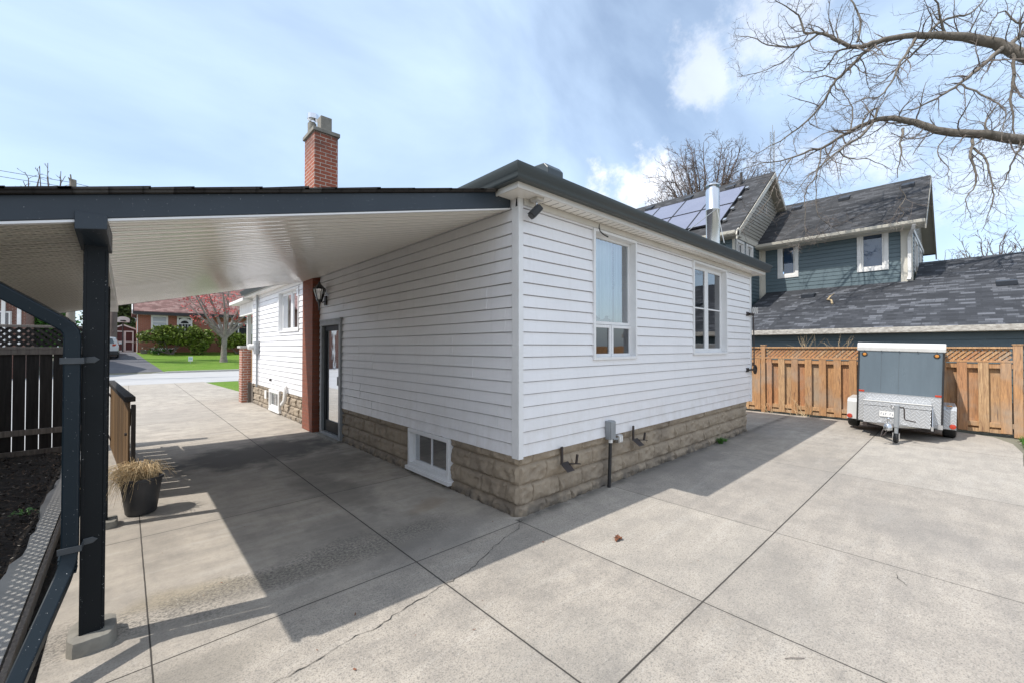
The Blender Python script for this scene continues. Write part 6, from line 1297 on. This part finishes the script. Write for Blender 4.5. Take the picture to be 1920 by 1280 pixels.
# house beyond the old fence
lh = thing('far_house', 'house with brown brick and white pillars just showing over the old fence', 'house', (-12, 32, 0))
MB().box(-18, -6.9, 32, 40, -.04, 4.6).build('wall', brick('brown_brick', (.20, .07, .05), (.15, .055, .042), (.3, .25, .2)), lh)
m = MB(); [m.box(x_, x_ + .14, 31.8, 31.98, 0, 4.4) for x_ in (-9.6, -8.95, -8.3, -7.75, -7.2)]; m.build('porch_pillar', 'whitepaint', lh)
MB().prism([(-18.5, 31.4, 4.5), (-18.5, 36, 7), (-18.5, 40.6, 4.5)], (12, 0, 0)).build('roof', 'farshingle', lh)
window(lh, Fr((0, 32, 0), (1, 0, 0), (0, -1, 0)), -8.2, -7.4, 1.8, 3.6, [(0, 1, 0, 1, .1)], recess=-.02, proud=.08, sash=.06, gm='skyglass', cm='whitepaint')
# utility pole, wires, mast
up_ = thing('utility_pole', 'weathered wooden utility pole behind the carport roof', 'utility pole', (-4.95, 28, 0))
MB().tube([(-4.95, 28, -.05), (-4.92, 28, 10.25)], [.19, .13], 12).build('pole', 'pole', up_, smooth=True)
MB().prism([(-5.10, 27.93, 10.33), (-4.80, 27.93, 10.18), (-4.85, 27.93, 9.95), (-5.02, 27.93, 10.05)], (0, .12, 0)).tube([(-4.92, 28, 9.6), (-5.0, 27.8, 10.45)], .03, 6).build('pole_bracket', 'pole', up_)
def wire(p, q_, sag, r, label):
    p, q_ = V(p), V(q_); n = 16; pts = [p.lerp(q_, i / n) - V((0, 0, sag * 4 * (i / n) * (1 - i / n))) for i in range(n + 1)]
    return tag(MB().tube(pts, r, 5).build('overhead_wire', 'black'), label, 'wire')
wire((-4.92, 28, 10.1), (-34, 28.5, 10.1), .15, .012, 'topmost overhead wire running left from the utility pole')
wire((-4.92, 28, 9.82), (-34, 28.5, 9.82), .15, .012, 'second overhead wire down on the left of the pole')
wire((-4.92, 28, 9.35), (-34, 28.5, 9.2), .15, .014, 'lower of the overhead wires left of the pole')
wire((-4.92, 28, 9.2), (-34, 28.5, 8.95), .15, .014, 'lowest overhead wire left of the pole')
wire((-4.92, 28, 10.1), (25, 28.5, 9.6), .5, .012, 'upper overhead wire running right from the utility pole')
wire((-4.92, 28, 9.8), (25, 28.5, 9.3), .5, .012, 'lower overhead wire running right from the utility pole')
wire((-4.92, 28, 5.9), (3.5, 13.5, 3.25), .25, .016, 'dark service wire crossing in front of the budding maple')
an = thing('antenna_mast', 'thin triangular lattice antenna mast behind the steep gable', 'antenna', (32, 6.5, 0)); m = MB(); lg = [V((32 + math.cos(t) * .16, 6.5 + math.sin(t) * .16, 0)) for t in (0, 2.09, 4.19)]
for p in lg: m.tube([p, p + V((0, 0, 17.5))], .022, 5)
for k_ in range(60):
    z_ = k_ * .29
    for a in range(3): m.tube([lg[a] + V((0, 0, z_)), lg[(a + 1) % 3] + V((0, 0, z_ + .29))], .011, 3, False)
m.build('lattice_frame', 'greymetal', an)
m = MB(); [m.tube([(31.5, 6.5, z_), (32.5, 6.5, z_)], .012, 4) for z_ in (17.0, 17.3, 16.6)]; m.tube([(32, 6.5, 17.4), (32, 6.5, 18.0)], .02, 5); m.build('aerial', 'greymetal', an)
